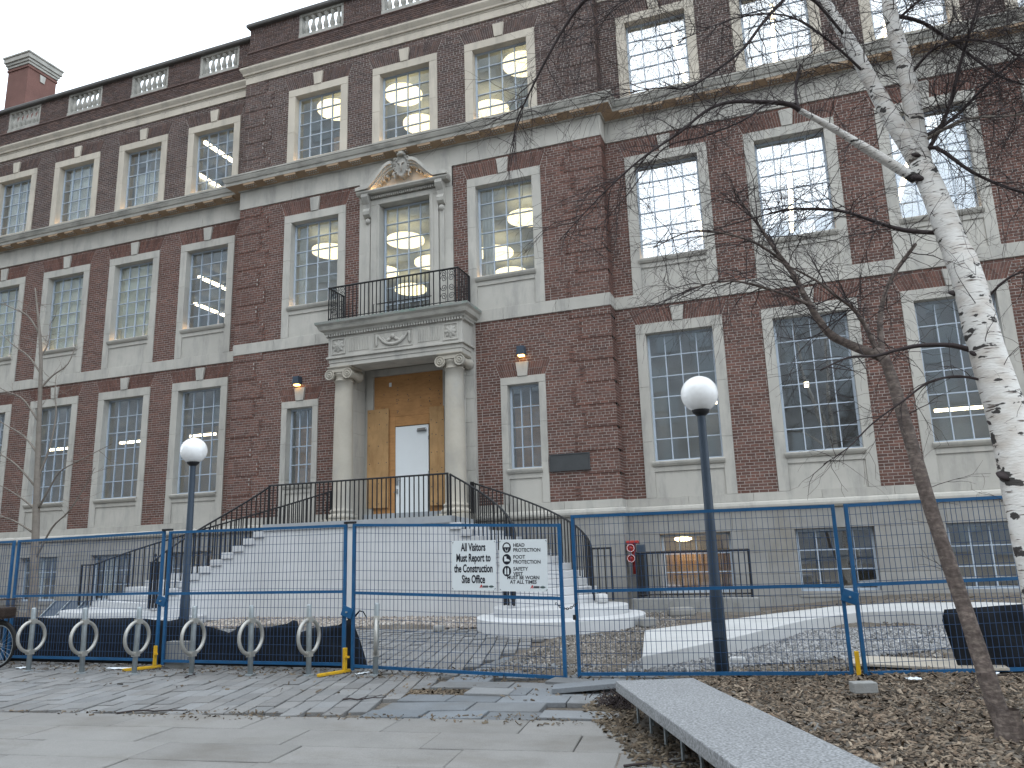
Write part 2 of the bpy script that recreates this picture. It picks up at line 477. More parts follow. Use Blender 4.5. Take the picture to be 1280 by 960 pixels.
def layout(x0, x1, z0, z1, holes, h, w, joint, seed=0, header=0):
    """brick or block rectangles laid in courses, cut round the holes (a hole is a function z -> list of intervals)"""
    r = random.Random(seed)
    out = []
    n = max(1, round((z1 - z0) / h))
    hh = (z1 - z0) / n
    for j in range(n):
        za, zb = z0 + j * hh + joint / 2, z0 + (j + 1) * hh - joint / 2
        zc = (za + zb) / 2
        iv = [(x0, x1)]
        for a, b in holes(zc):
            nv = []
            for s_, e_ in iv:
                if b <= s_ or a >= e_: nv.append((s_, e_)); continue
                if a > s_: nv.append((s_, a))
                if b < e_: nv.append((b, e_))
            iv = nv
        ww = w / 2 if header and j % header == header - 1 else w
        off = (j % 2) * ww / 2 + (0.25 * w if header and (j // header) % 2 else 0)
        for s_, e_ in iv:
            if e_ - s_ < 0.02: continue
            k = math.floor((s_ - off) / ww)
            x = s_
            while x < e_ - 1e-6:
                nx = off + (k + 1) * ww
                k += 1
                if nx - x < 0.3 * ww and x == s_ and nx < e_: 
                    nx += ww; k += 1
                    if nx - x > 1.2 * ww: nx -= ww / 2 ; 
                if e_ - nx < 0.03: nx = e_
                nx = min(nx, e_)
                if nx <= x + 1e-6: continue
                out.append((x + joint / 2, nx - joint / 2, za, zb, j))
                x = nx
    return out

# ------------------------------------------------------------------ building frame
XR, XL, W, C = -4.132, -16.198, 20.0, 19.467
XC = -10.165
XA, XB = -36.0, 13.0
left_c = [-17.95 - 3.185 * k for k in range(5)]
right_c = [-2.476, 0.726, 3.927, 7.13, 10.33]
mid_c = [-13.34, -10.195, -7.03]
small_c = [-13.70, -6.633]
HW = 1.12            # half width of a window's stone surround
IW = 0.86            # half width of the opening
# storeys: outer bottom, outer top, inner bottom, inner top
S1 = (2.8, 7.383, 3.72, 7.11)
S2 = (8.22, 12.261, 9.20, 12.0)
S3 = (13.9, 16.722, 14.12, 16.47)
SB = (0.45, 1.90)

bld = thing('university_building', 'long three storey red brick building with pale stone trim and a columned entrance', 'building')

# stone bands over the whole front: z0, z1
BANDS = [(2.8 - 0.2, 2.8), (7.87, 8.22), (12.80, 13.42), (17.38, 17.64)]

# ---- windows -------------------------------------------------------------
pane_list = []       # (x0,x1,y,z0,z1, window_empty, distance)
lattice_cache = {}
def lattice(w, h, cols, rows, border, bar, depth, key):
    """one connected sash: a grid of bars with openings"""
    if key in lattice_cache: return lattice_cache[key]
    def cuts(tot, n):
        g = (tot - 2 * border - (n - 1) * bar) / n
        c = [0.0, border]
        for i in range(n):
            c.append(c[-1] + g)
            c.append(c[-1] + (bar if i < n - 1 else border))
        return c
    xs, zs = cuts(w, cols), cuts(h, rows)
    bm = bmesh.new()
    nx, nz = len(xs), len(zs)
    vf = [[bm.verts.new((xs[i] - w / 2, 0, zs[j])) for j in range(nz)] for i in range(nx)]
    vb = [[bm.verts.new((xs[i] - w / 2, depth, zs[j])) for j in range(nz)] for i in range(nx)]
    def solid(i, j):
        if i < 0 or j < 0 or i >= nx - 1 or j >= nz - 1: return False
        return not (i % 2 == 1 and j % 2 == 1)
    gaps = []
    for i in range(nx - 1):
        for j in range(nz - 1):
            if not solid(i, j):
                gaps.append((xs[i] - w / 2, xs[i + 1] - w / 2, zs[j], zs[j + 1])); continue
            bm.faces.new((vf[i][j], vf[i + 1][j], vf[i + 1][j + 1], vf[i][j + 1]))
            bm.faces.new((vb[i][j], vb[i][j + 1], vb[i + 1][j + 1], vb[i + 1][j]))
            if not solid(i - 1, j): bm.faces.new((vf[i][j], vf[i][j + 1], vb[i][j + 1], vb[i][j]))
            if not solid(i + 1, j): bm.faces.new((vf[i + 1][j], vb[i + 1][j], vb[i + 1][j + 1], vf[i + 1][j + 1]))
            if not solid(i, j - 1): bm.faces.new((vf[i][j], vb[i][j], vb[i + 1][j], vf[i + 1][j]))
            if not solid(i, j + 1): bm.faces.new((vf[i][j + 1], vf[i + 1][j + 1], vb[i + 1][j + 1], vb[i][j + 1]))
    me = bpy.data.meshes.new('sash_frame')
    bm.to_mesh(me); bm.free()
    lattice_cache[key] = (me, gaps)
    return lattice_cache[key]

def sash(win, cx, y, z0, z1, hw, cols, rows, mat):
    key = (round(hw, 3), round(z1 - z0, 3), cols, rows, mat)
    me, gaps = lattice(2 * hw, z1 - z0, cols, rows, 0.055, 0.026, 0.06, key)
    if not me.materials: me.materials.append(M[mat])
    inst('sash_frame', me, win, (cx, y, z0))
    for a, b, c, d in gaps:
        pane_list.append((cx + a, cx + b, y + 0.025, z0 + c, z0 + d, win))

def surround(win, cx, y0, s, hw, iw, mat, apron=True, sillw=0.04, front=0.03):
    """stone surround: jambs of three stones, lintel, keystone, sill, apron"""
    ob, ot, ib, it = s
    dpt = 0.34
    yf = y0 - front
    n = max(2, round((it - ob) / 1.25))
    for sg in (-1, 1):
        for k in range(n):
            za = ob + (it - ob) * k / n + 0.002
            zb = ob + (it - ob) * (k + 1) / n - 0.002
            xa, xb = sorted((cx + sg * iw, cx + sg * hw))
            MB().box(xa, xb, yf, y0 + dpt, za, zb).build('jamb_stone', mat, win, bevel=0.006)
    MB().box(cx - hw, cx + hw, yf - 0.002, y0 + dpt, it + 0.002, ot).build('lintel_stone', mat, win, bevel=0.008)
    # moulded sill
    sz = ib
    MB().add([(x, y, z) for x in (cx - iw - sillw, cx + iw + sillw) for y, z in
              ((y0 + dpt, sz), (y0 + dpt, sz - 0.13), (yf - 0.03, sz - 0.13), (yf - 0.07, sz - 0.075), (yf - 0.085, sz - 0.03), (yf - 0.08, sz - 0.012), (yf - 0.03, sz))],
             [tuple(range(7)), tuple(reversed(range(7, 14)))] + [(i, i + 7, (i + 1) % 7 + 7, (i + 1) % 7) for i in range(7)]).build('window_sill', mat, win)
    if apron and ib - 0.14 - ob > 0.3:
        # recessed panel under the sill: frame proud, panel set back
        za, zb = ob + 0.003, ib - 0.132
        MB().box(cx - iw + 0.003, cx + iw - 0.003, yf + 0.035, y0 + dpt, za, zb).build('apron_panel', mat, win)
        fr = MB()
        fr.box(cx - iw + 0.003, cx + iw - 0.003, yf + 0.004, yf + 0.034, zb - 0.13, zb - 0.002)
        fr.build('apron_rail', mat, win)

def keystone(win, cx, y0, zb, zt, mat, wb=0.13, wt=0.18):
    MB().prism_xz([(cx - wb, zb), (cx + wb, zb), (cx + wt, zt), (cx - wt, zt)], y0 - 0.055, y0 + 0.1).build('keystone', mat, win, bevel=0.006)

arch_list = []      # (cx, half, zb, zt, plane)
def window(cx, y0, s, row, side, rows, mat_name='frame', stone='stone', cols=4, hw=HW, iw=IW, arch=0.44, key=True):
    win = empty('window', bld)
    surround(win, cx, y0, s, hw, iw, M[stone])
    sash(win, cx, y0 + 0.20, s[2], s[3], iw, cols, rows, mat_name)
    if arch:
        b0_, b1_ = next(b for b in ((2.8, 7.87), (8.22, 12.80), (13.9, 17.38)) if b[0] < s[1] < b[1])
        hh_ = (b1_ - b0_) / round((b1_ - b0_) / 0.0745)
        zt = b0_ + round((s[1] + arch - b0_) / hh_) * hh_
        if key: keystone(win, cx, y0, s[1] + 0.003, zt, M[stone])
        arch_list.append((cx, hw, s[1], zt, y0))
    return win

wins = {}
for i, cx in enumerate(left_c):
    wins['L1', i] = window(cx, W, S1, 1, 'L', 6, 'frame')
    wins['L2', i] = window(cx, W, S2, 2, 'L', 6, 'frame')
    wins['L3', i] = window(cx, W, S3, 3, 'L', 5, 'frame', 'stone_warm')
for i, cx in enumerate(right_c):
    wins['R1', i] = window(cx, W, S1, 1, 'R', 6, 'frame')
    wins['R2', i] = window(cx, W, S2, 2, 'R', 6, 'frame')
    wins['R3', i] = window(cx, W, S3, 3, 'R', 5, 'frame', 'stone_warm')
for i, cx in enumerate(mid_c):
    if i != 1: wins['C2', i] = window(cx, C, S2, 2, 'C', 6, 'frame')
    wins['C3', i] = window(cx, C, S3, 3, 'C', 5, 'frame', 'stone_warm')
for i, cx in enumerate(small_c):
    wins['C1', i] = window(cx, C, (2.8, 6.207, 3.72, 6.0), 1, 'C', 4, 'frame', 'stone', 3, 0.64, 0.45, 0.36)
# basement windows
base_holes_W, base_holes_C = [], []
for cx in left_c + right_c:
    win = empty('basement_window', bld)
    sash(win, cx, W + 0.17, SB[0] + 0.02, SB[1] - 0.01, IW - 0.01, 4, 3, 'frame')
    MB().box(cx - IW - 0.02, cx + IW + 0.02, W - 0.05, W + 0.30, SB[0] - 0.1, SB[0] + 0.018).build('window_sill', M['stone_base'], win)
    base_holes_W.append((cx - IW, cx + IW, SB[0] - 0.08, SB[1]))
# balcony window with its pedimented surround
D2 = (8.2, 12.3, 8.32, 11.98)
bw = empty('balcony_window', bld)
sash(bw, XC, C + 0.20, 8.32, 11.98, 0.82, 4, 7, 'frame')
st = M['stone']
for sg in (-1, 1):
    a, b = sorted((XC + sg * 0.84, XC + sg * 1.12)); MB().box(a, b, C - 0.10, C + 0.34, 8.24, 12.0).build('architrave_stone', st, bw, bevel=0.01)
    a, b = sorted((XC + sg * 0.90, XC + sg * 0.96)); MB().box(a, b, C - 0.125, C - 0.10, 8.24, 12.02).build('architrave_bead', st, bw)
    for k in range(4):
        za, zb = 8.24 + k * 1.14, 8.24 + (k + 1) * 1.14 - 0.004
        a, b = sorted((XC + sg * 1.122, XC + sg * 1.55)); MB().box(a, b, C - 0.035, C + 0.3, za, zb).build('pilaster_stone', st, bw)
    a, b = sorted((XC + sg * 1.16, XC + sg * 1.30)); MB().box(a, b, C - 0.075, C - 0.036, 8.24, 11.58).build('pilaster_strip', st, bw)
    # scrolled console
    x = XC + sg * 1.23
    pr = [(0.0, 12.32), (0.30, 12.32), (0.31, 12.22), (0.25, 12.12), (0.17, 12.02), (0.14, 11.9), (0.19, 11.8), (0.17, 11.7), (0.10, 11.64), (0.0, 11.6)]
    MB().add([(x - 0.11, C - 0.03 - o, z) for o, z in pr] + [(x + 0.11, C - 0.03 - o, z) for o, z in pr],
             [tuple(range(10)), tuple(reversed(range(10, 20)))] + [(i, i + 10, (i + 1) % 10 + 10, (i + 1) % 10) for i in range(10)]).build('console', st, bw)
    MB().lathe((x, C - 0.08, 11.42), [(0.02, 0), (0.07, 0.03), (0.09, 0.09), (0.07, 0.15), (0.02, 0.19)], 10).build('console_drop', st, bw, True)
MB().box(XC - 1.12, XC + 1.12, C - 0.101, C + 0.34, 12.003, 12.17).build('architrave_head', st, bw, bevel=0.01)
for k in range(32):
    x = XC - 1.06 + k * 2.12 / 31
    MB().box(x - 0.021, x + 0.021, C - 0.19, C - 0.102, 12.19, 12.27).build('dentil', st, bw)
MB().box(XC - 1.55, XC + 1.55, C - 0.05, C + 0.3, 12.172, 12.80).build('pediment_field', st, bw)
MB().add([(x, y, z) for x in (XC - 1.50, XC + 1.50) for y, z in ((C - 0.05, 12.30), (C - 0.30, 12.30), (C - 0.36, 12.36), (C - 0.36, 12.40), (C - 0.05, 12.42))],
         [tuple(range(5)), tuple(reversed(range(5, 10)))] + [(i, i + 5, (i + 1) % 5 + 5, (i + 1) % 5) for i in range(5)]).build('pediment_shelf', st, bw)
def swan(sg, off, th):
    """curved arm of the broken pediment as an outline polygon (x,z)"""
    up = [(1.52, 12.42), (1.50, 12.52), (1.38, 12.54), (1.22, 12.55), (1.05, 12.62), (0.88, 12.76), (0.70, 12.95), (0.55, 13.10), (0.42, 13.17), (0.30, 13.19)]
    lo = [(0.30, 13.19 - th), (0.42, 13.17 - th), (0.55, 13.08 - th), (0.70, 12.92 - th), (0.86, 12.74 - th), (1.0, 12.60 - th * 0.9), (1.08, 12.44)]
    pts = [(x, z - off) for x, z in up] + lo
    return [(XC + sg * x, z) for x, z in pts]
for sg in (-1, 1):
    for off, th, pj in ((0.0, 0.10, 0.40), (0.05, 0.17, 0.33), (0.09, 0.24, 0.26)):
        P_ = swan(sg, off, th)
        if sg > 0: P_ = P_[::-1]
        MB().prism_xz(P_, C - pj, C - 0.05 + 0.003 * (pj * 10)).build('pediment_scroll', st, bw)
    for k in range(4):
        x, z = XC + sg * (0.50 + 0.13 * k), 12.76 - 0.09 * k
        MB().box(x - 0.025, x + 0.025, C - 0.24, C - 0.05, z, z + 0.07).build('modillion', st, bw)
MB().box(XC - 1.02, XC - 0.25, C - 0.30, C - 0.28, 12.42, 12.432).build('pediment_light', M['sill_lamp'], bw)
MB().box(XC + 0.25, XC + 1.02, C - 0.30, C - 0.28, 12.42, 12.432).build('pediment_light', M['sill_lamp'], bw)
# cartouche: shield with a rolled rim
sh = MB()
N = 20
prof = []
for k in range(N):
    a = 2 * pi * k / N
    rx = 0.25 * (1 - 0.12 * cos(2 * a)); rz = 0.36
    x, z = rx * sin(a), rz * cos(a)
    if z < 0: x *= (1 - 0.45 * (-z / 0.36) ** 1.6)
    prof.append((x, z))
rings = []
for sc, yy in ((1.0, -0.05), (1.04, -0.20), (1.0, -0.27), (0.90, -0.28), (0.82, -0.235), (0.55, -0.27), (0.2, -0.285)):
    rings.append([(XC + x * sc, C + yy, 13.02 + z * sc) for x, z in prof])
vs = [p for r in rings for p in r]
fs = [(j * N + k, j * N + (k + 1) % N, (j + 1) * N + (k + 1) % N, (j + 1) * N + k) for j in range(len(rings) - 1) for k in range(N)]
fs.append(tuple(range((len(rings) - 1) * N, len(rings) * N)))
sh.add(vs, fs).build('cartouche', M['stone_carved'], bw, True)
for sg in (-1, 1):
    for q in range(4):
        zc_ = 13.24 - 0.15 * q
        MB().tube([(XC + sg * (0.20 + 0.05 * sin(q * 1.3) + 0.045 * cos(a)), C - 0.27, zc_ + 0.055 * sin(a)) for a in [k * pi / 4 for k in range(7)]], 0.028, 0.014, 6).build('cartouche_scroll', M['stone_carved'], bw, True)
MB().tube([(XC - 0.10, C - 0.30, 13.12), (XC, C - 0.31, 13.05), (XC + 0.10, C - 0.30, 13.12)], 0.03, n=6).build('cartouche_relief', M['stone_carved'], bw, True)
MB().tube([(XC, C - 0.31, 13.05), (XC, C - 0.30, 12.82)], 0.035, 0.015, n=6).build('cartouche_relief', M['stone_carved'], bw, True)
MB().lathe((XC, C - 0.25, 13.34), [(0.05, -0.02), (0.14, 0.0), (0.15, 0.05), (0.10, 0.08), (0.12, 0.12), (0.05, 0.15)], 12).build('cartouche_crown', M['stone_cornice'], bw, True)
for sg in (-1, 1):
    MB().tube([(XC + sg * (0.26 + 0.03 * cos(a)), C - 0.25, 12.75 + 0.10 * sin(a)) for a in [k * pi / 4 for k in range(7)]], 0.035, 0.02, 7).build('cartouche_leaf', st, bw, True)

# ---- walls: mortar backing with openings ----------------------------------
def holes_for(plane):
    H = []
    if plane == 'C':
        for i, cx in enumerate(mid_c):
            if i != 1: H.append((cx - HW, cx + HW, S2[0], S2[1]))
            H.append((cx - HW, cx + HW, S3[0], S3[1]))
        for cx in small_c: H.append((cx - 0.64, cx + 0.64, 2.8, 6.207))
        H.append((XC - 1.56, XC + 1.56, 8.22, 12.8))
        H.append((XC - 1.80, XC + 1.80, 2.3, 7.06))
    else:
        for cx in left_c + right_c:
            H.append((cx - HW, cx + HW, S1[0], S1[1])); H.append((cx - HW, cx + HW, S2[0], S2[1])); H.append((cx - HW, cx + HW, S3[0], S3[1]))
            H.append((cx - IW, cx + IW, SB[0] - 0.08, SB[1]))
    return H
RUNS = [('W', XA, XL, W), ('C', XL, XR, C), ('W', XR, XB, W)]
back = MB()
for nm, a, b, y in RUNS:
    for x0, x1, z0, z1 in rects_minus(a, b, -0.4, 18.0, holes_for(nm)):
        back.box(x0, x1, y + 0.006, y + 0.30, z0, z1)
back.box(XL + 0.006, XL + 0.30, C + 0.30, W + 0.30, -0.4, 18.0)
back.box(XR - 0.30, XR - 0.006, C + 0.30, W + 0.30, -0.4, 18.0)
for z0, z1 in ((2.8, 7.87), (8.22, 12.80), (13.9, 17.38)):
    n_ = round((z1 - z0) / 0.0745); h_ = (z1 - z0) / n_
    for g_ in range(0, n_, 8):
        za, zb = z0 + (g_ + (1 if g_ else 0)) * h_ + 0.004, z0 + min(g_ + 8, n_) * h_ - 0.001
        if zb - za < 0.05: continue
        L_ = 0.86 if (g_ // 8) % 2 else 1.12
        back.box(XL - 0.011, XL + L_ - 0.08, C - 0.011, C + 0.02, za, zb)
        back.box(XR - L_ + 0.08, XR + 0.011, C - 0.011, C + 0.02, za, zb)
        back.box(XL - 0.011, XL + 0.02, C + 0.021, W - 0.002, za, zb)
        back.box(XR - 0.02, XR + 0.011, C + 0.021, W - 0.002, za, zb)
back.build('brick_wall', M['mortar'], bld)
wall = bpy.data.objects['brick_wall']

# ---- bricks ---------------------------------------------------------------
CH, BW, JT = 0.0745, 0.213, 0.0145
allb = []     # (8 corner verts, dark flag, centre)
def brick_front(x0, x1, z0, z1, y, dark):
    j = rng.uniform(-0.002, 0.002)
    allb.append(([(x0, y + j, z0), (x1, y + j, z0), (x1, y + j, z1), (x0, y + j, z1), (x0, y + 0.02, z0), (x1, y + 0.02, z0), (x1, y + 0.02, z1), (x0, y + 0.02, z1)], dark))
def brick_side(x, sgn, y0, y1, z0, z1, dark):
    # face normal sgn along x
    xb = x - sgn * 0.02
    q = [(x, y0, z0), (x, y1, z0), (x, y1, z1), (x, y0, z1), (xb, y0, z0), (xb, y1, z0), (xb, y1, z1), (xb, y0, z1)]
    if sgn < 0:
        q = [q[1], q[0], q[3], q[2], q[5], q[4], q[7], q[6]]
    allb.append((q, dark))
BR_BANDS = [(2.8, 7.87), (8.22, 12.80), (13.9, 17.38), (17.98, 18.62)]
def arches(y):
    return [a for a in arch_list if a[4] == y]
FLARE = 0.17
for nm, a, b, y in RUNS:
    for bi, (z0, z1) in enumerate(BR_BANDS):
        H = holes_for(nm)
        if nm == 'C' and bi == 0: H.append((XC - 2.18, XC + 2.18, 2.8, 8.3))
        if nm == 'C' and bi == 1: H.append((XC - 1.56, XC + 1.56, 8.2, 12.9))
        AR = arches(y)
        def hf(z, H=H, AR=AR):
            o = [(h[0], h[1]) for h in H if h[2] - 0.005 < z < h[3] + 0.005]
            for cx, hw, zb, zt, _ in AR:
                if zb <= z <= zt:
                    e = hw + FLARE * (z - zb) / (zt - zb)
                    o.append((cx - e, cx + e))
            return o
        dark = bi >= 2
        q0 = 0
        for x0, x1, za, zb, j in layout(a, b, z0, z1, hf, CH, BW, JT, bi, 6):
            yy = y
            if nm == 'C' and bi < 3:
                L_ = 0.86 if (j // 8) % 2 else 1.12
                ed = min((x0 + x1) / 2 - XL, XR - (x0 + x1) / 2)
                if ed < L_:
                    yy = y + 0.001 if j % 8 == 0 and j > 0 else y - 0.018
                    if j % 8 == 0 and j > 0: zb = zb + JT - 0.001
            brick_front(x0, x1, za, zb, yy, dark)
# returns of the centre block
for sgn, X in ((1, XR), (-1, XL)):
    for bi, (z0, z1) in enumerate(BR_BANDS[:4]):
        for y0, y1, za, zb, j in layout(C, W, z0, z1, lambda z: [], CH, BW, JT, 3, 6):
            pr = 0.0
            if bi < 3:
                pr = 0.018
                if j % 8 == 0 and j > 0: pr = 0.0; zb = zb + JT - 0.001
            brick_side(X + sgn * (pr if True else 0), sgn, y0 if y0 > C + 0.02 else C - pr, y1, za, zb, bi >= 2)
# flat arches over the windows: leaning soldier bricks, two to a column
for cx, hw, zb, zt, y in arch_list:
    n = max(6, round(hw / 0.074))
    kb, kt = (0.13, 0.18)
    f = (hw + FLARE) / hw
    for sg in (-1, 1):
        for i in range(n):
            b0 = kb + (hw - kb) * i / n; b1 = kb + (hw - kb) * (i + 1) / n - 0.010
            t0 = kt + (hw * f - kt) * i / n; t1 = kt + (hw * f - kt) * (i + 1) / n - 0.010
            if i == 0: b0 += 0.010; t0 += 0.010
            cut = 0.5 if hw < 1 else (0.36 if i % 2 else 0.64)
            for c0, c1 in ((0.0, cut), (cut, 1.0)):
                g = 0.006 / (zt - zb)
                c0_, c1_ = c0 + (g if c0 > 0 else 0.004), c1 - (g if c1 < 1 else 0.012)
                P4 = []
                for e0, e1, c in ((b0, t0, c0_), (b1, t1, c0_), (b1, t1, c1_), (b0, t0, c1_)):
                    P4.append((cx + sg * (e0 + (e1 - e0) * c), zb + (zt - zb) * c))
                if sg < 0: P4 = [P4[1], P4[0], P4[3], P4[2]]
                j = rng.uniform(-0.002, 0.002)
                allb.append(([(x, y - 0.003 + j, z) for x, z in P4] + [(x, y + 0.02, z) for x, z in P4], zb > 13))
BF = [(0, 1, 2, 3), (1, 0, 4, 5), (2, 1, 5, 6), (3, 2, 6, 7), (0, 3, 7, 4)]
# parapet piers are added below; collect them here too
bal_c = [('W', c) for c in left_c] + [('C', c) for c in mid_c] + [('W', c) for c in right_c]
for nm, a, b, y in RUNS:
    H = [(c - 0.86, c + 0.86) for p, c in bal_c if a < c < b]
    for x0, x1, za, zb, j in layout(a, b, 18.62, 19.58, lambda z, H=H: H, CH, BW, JT, 9, 6):
        brick_front(x0, x1, za, zb, y + 0.05, True)
def dist2(q):
    c = q[0][0]
    return (c[0] - EYE.x) ** 2 + (c[1] - EYE.y) ** 2 + (c[2] - EYE.z) ** 2
order = sorted((k for k in range(len(allb)) if in_frame(allb[k][0][0], 0.98) and allb[k][0][0][0] > -8.5), key=lambda k: dist2(allb[k]))
solo = set(order[:300])
for k in order[:300]:
    v, dk = allb[k]
    MB().add(v, BF).build('brick', M['brick_dark' if dk else 'brick'], wall)
for dk in (False, True):
    vs, fs = [], []
    for k, (v, d) in enumerate(allb):
        if k in solo or d != dk: continue
        o = len(vs)
        vs.extend(v)
        fs.extend(tuple(i + o for i in f) for f in BF)
    mb = MB(); mb.v = vs; mb.f = fs
    mb.build('brick', M['brick_dark' if dk else 'brick'], wall, kind='stuff')

# ---- stone courses, mouldings ---------------------------------------------
def course(name, z0, z1, out, mat, blk=1.45, skip=lambda x0, x1, nm: False):
    for nm, a, b, y in RUNS:
        x0, x1 = a, b
        if nm == 'W' and b == XL: x1 = XL - out
        if nm == 'W' and a == XR: x0 = XR + out
        if nm == 'C': x0, x1 = XL - out, XR + out
        n = max(1, round((x1 - x0) / blk))
        for k in range(n):
            p, q = x0 + (x1 - x0) * k / n + 0.003, x0 + (x1 - x0) * (k + 1) / n - 0.003
            if skip(p, q, nm): continue
            MB().box(p, q, y - out - rng.uniform(0, 0.002), y + 0.25, z0, z1).build(name, mat, bld, bevel=0.006)
    for sg, X in ((-1, XL), (1, XR)):
        a, b = sorted((X + sg * out, X - sg * 0.25))
        MB().box(a, b, C + 0.252, W - out - 0.002, z0, z1).build(name, mat, bld)
def sweep(name, prof, mat, path=None):
    """moulding profile (out, z) carried along the front with mitred corners"""
    path = path or [((XA, W), (0, -1)), ((XL, W), (-1, -1)), ((XL, C), (-1, -1)), ((XR, C), (1, -1)), ((XR, W), (1, -1)), ((XB, W), (0, -1))]
    n = len(prof)
    vs = [(p[0] + d[0] * o, p[1] + d[1] * o, z) for p, d in path for o, z in prof]
    fs = [(j * n + k, (j + 1) * n + k, (j + 1) * n + (k + 1) % n, j * n + (k + 1) % n) for j in range(len(path) - 1) for k in range(n)]
    fs += [tuple(range(n)), tuple(reversed(range((len(path) - 1) * n, len(path) * n)))]
    return MB().add(vs, fs).build(name, mat, bld)
skip_portal = lambda p, q, nm: nm == 'C' and p > XC - 2.4 and q < XC + 2.4
course('plinth_stone', 2.603, 2.797, 0.032, M['stone'], 1.6, skip_portal)
course('string_course_stone', 7.873, 8.217, 0.034, M['stone'], 1.45, skip_portal)
course('frieze_stone', 12.803, 13.417, 0.034, M['stone'], 1.9, lambda p, q, nm: False)
course('top_frieze_stone', 17.383, 17.637, 0.034, M['stone_warm'], 1.9)
sweep('torus_moulding', [(-0.1, 2.38), (0.02, 2.38), (0.08, 2.40), (0.115, 2.45), (0.12, 2.50), (0.10, 2.56), (0.05, 2.60), (-0.1, 2.60)], M['stone'])
sweep('cornice', [(-0.2, 13.42), (0.07, 13.42), (0.10, 13.50), (0.12, 13.52), (0.36, 13.55), (0.37, 13.64), (0.40, 13.66), (0.44, 13.76), (0.44, 13.80), (0.46, 13.80), (0.46, 13.85), (0.02, 13.90), (-0.2, 13.90)], M['stone_cornice'])
sweep('top_cornice', [(-0.2, 17.64), (0.045, 17.64), (0.05, 17.69), (0.10, 17.70), (0.11, 17.76), (0.17, 17.86), (0.19, 17.90), (0.19, 17.96), (0.01, 17.985), (-0.2, 17.985)], M['stone_warm'])
sweep('parapet_ledge', [(-0.15, 18.60), (-0.01, 18.585), (0.03, 18.60), (0.02, 18.635), (-0.15, 18.65)], M['brick_dark'])
sweep('coping', [(-0.36, 19.585), (0.06, 19.585), (0.085, 19.62), (0.085, 19.70), (0.04, 19.76), (-0.36, 19.76)], M['coping'])
# mutules under the main cornice, the warm uplight put into their tan colour
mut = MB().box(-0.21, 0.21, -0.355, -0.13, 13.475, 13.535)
mut.mesh('mutule', M['stone_glow'])
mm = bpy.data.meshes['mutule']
peg = MB()
for nm, a, b, y in RUNS:
    if nm == 'C':
        xs = [XC + 0.785 * k for k in range(-7, 8)]
    elif a == XA:
        xs = [XL - 0.75 - 0.785 * k for k in range(24)]
    else:
        xs = [XR + 0.75 + 0.785 * k for k in range(21)]
    for x in xs:
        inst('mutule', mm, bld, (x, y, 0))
        for k in range(5):
            px = x - 0.16 + 0.08 * k
            for r_ in (0.19, 0.30):
                peg.box(px - 0.017, px + 0.017, y - r_ - 0.017, y - r_ + 0.017, 13.450, 13.474)
peg.build('mutule_pegs', M['stone'], bld, kind='stuff')
# soffit slab behind the mutules, in the same glow-painted tan
sweep('soffit_panel', [(0.02, 13.43), (0.125, 13.47), (0.355, 13.536), (0.355, 13.545), (0.02, 13.545)], M['stone_glow'])
# parapet backing piers and balustrades
bal_me = MB().lathe((0, 0, 0), [(0.085, 0.0), (0.085, 0.05), (0.05, 0.07), (0.06, 0.12), (0.095, 0.22), (0.085, 0.32), (0.05, 0.46), (0.042, 0.58), (0.065, 0.61), (0.065, 0.64), (0.085, 0.66), (0.085, 0.72)], 12).mesh('baluster', M['stone_cornice'], True)
for nm, a, b, y in RUNS:
    H = [(c - 0.86, c + 0.86, 18.64, 19.6) for p, c in bal_c if a < c < b]
    pb = MB()
    for x0, x1, z0, z1 in rects_minus(a, b, 17.985, 19.584, H):
        pb.box(x0, x1, y + 0.062, y + 0.33, z0, z1)
    pb.build('parapet_wall', M['mortar'], bld)
MB().box(XL + 0.062, XL + 0.33, C + 0.33, W + 0.33, 17.985, 19.584).build('parapet_wall', M['brick_dark'], bld)
MB().box(XR - 0.33, XR - 0.062, C + 0.33, W + 0.33, 17.985, 19.584).build('parapet_wall', M['brick_dark'], bld)
for nm, c in bal_c:
    y = C if nm == 'C' else W
    bl = empty('balustrade', bld)
    MB().box(c - 0.855, c + 0.855, y + 0.02, y + 0.31, 18.652, 18.78).build('curb_stone', M['stone_cornice'], bl, bevel=0.01)
    MB().box(c - 0.855, c + 0.855, y + 0.06, y + 0.30, 19.505, 19.583).build('rail_stone', M['stone_cornice'], bl)
    for sg in (-1, 1):
        MB().box(c + sg * 0.81 - 0.045, c + sg * 0.81 + 0.045, y + 0.07, y + 0.29, 18.782, 19.503).build('half_pier', M['stone_cornice'], bl)
    for k in range(6):
        inst('baluster', bal_me, bl, (c - 0.62 + 0.248 * k, y + 0.17, 18.782))
# ---- ashlar base ----------------------------------------------------------
for nm, a, b, y in RUNS:
    H = [h for h in holes_for(nm) if h[2] < 2.0]
    hf = lambda z, H=H: [(h[0], h[1]) for h in H if h[2] < z < h[3]]
    x0_, x1_ = (XL - 0.03, XR + 0.03) if nm == 'C' else ((a, XL - 0.03) if a == XA else (XR + 0.03, b))
    for zlo, zhi, hh in ((-0.4, SB[0] - 0.08, 0.4), (SB[0] - 0.08, SB[1], 0.4775), (SB[1], 2.378, 0.478)):
        for x0, x1, za, zb, j in layout(x0_, x1_, zlo, zhi, hf, hh, 1.55, 0.007, 2):
            MB().box(x0, x1, y - 0.03 - rng.uniform(0, 0.004), y + 0.16, za, zb).build('ashlar_block', M['stone_base'], bld, bevel=0.006)
for sg, X in ((-1, XL), (1, XR)):
    a, b = sorted((X + sg * 0.03, X - sg * 0.2))
    for k in range(4):
        MB().box(a, b, C + 0.162, W - 0.036, -0.4 + k * 0.695, -0.4 + (k + 1) * 0.695 - 0.006).build('ashlar_block', M['stone_base'], bld)

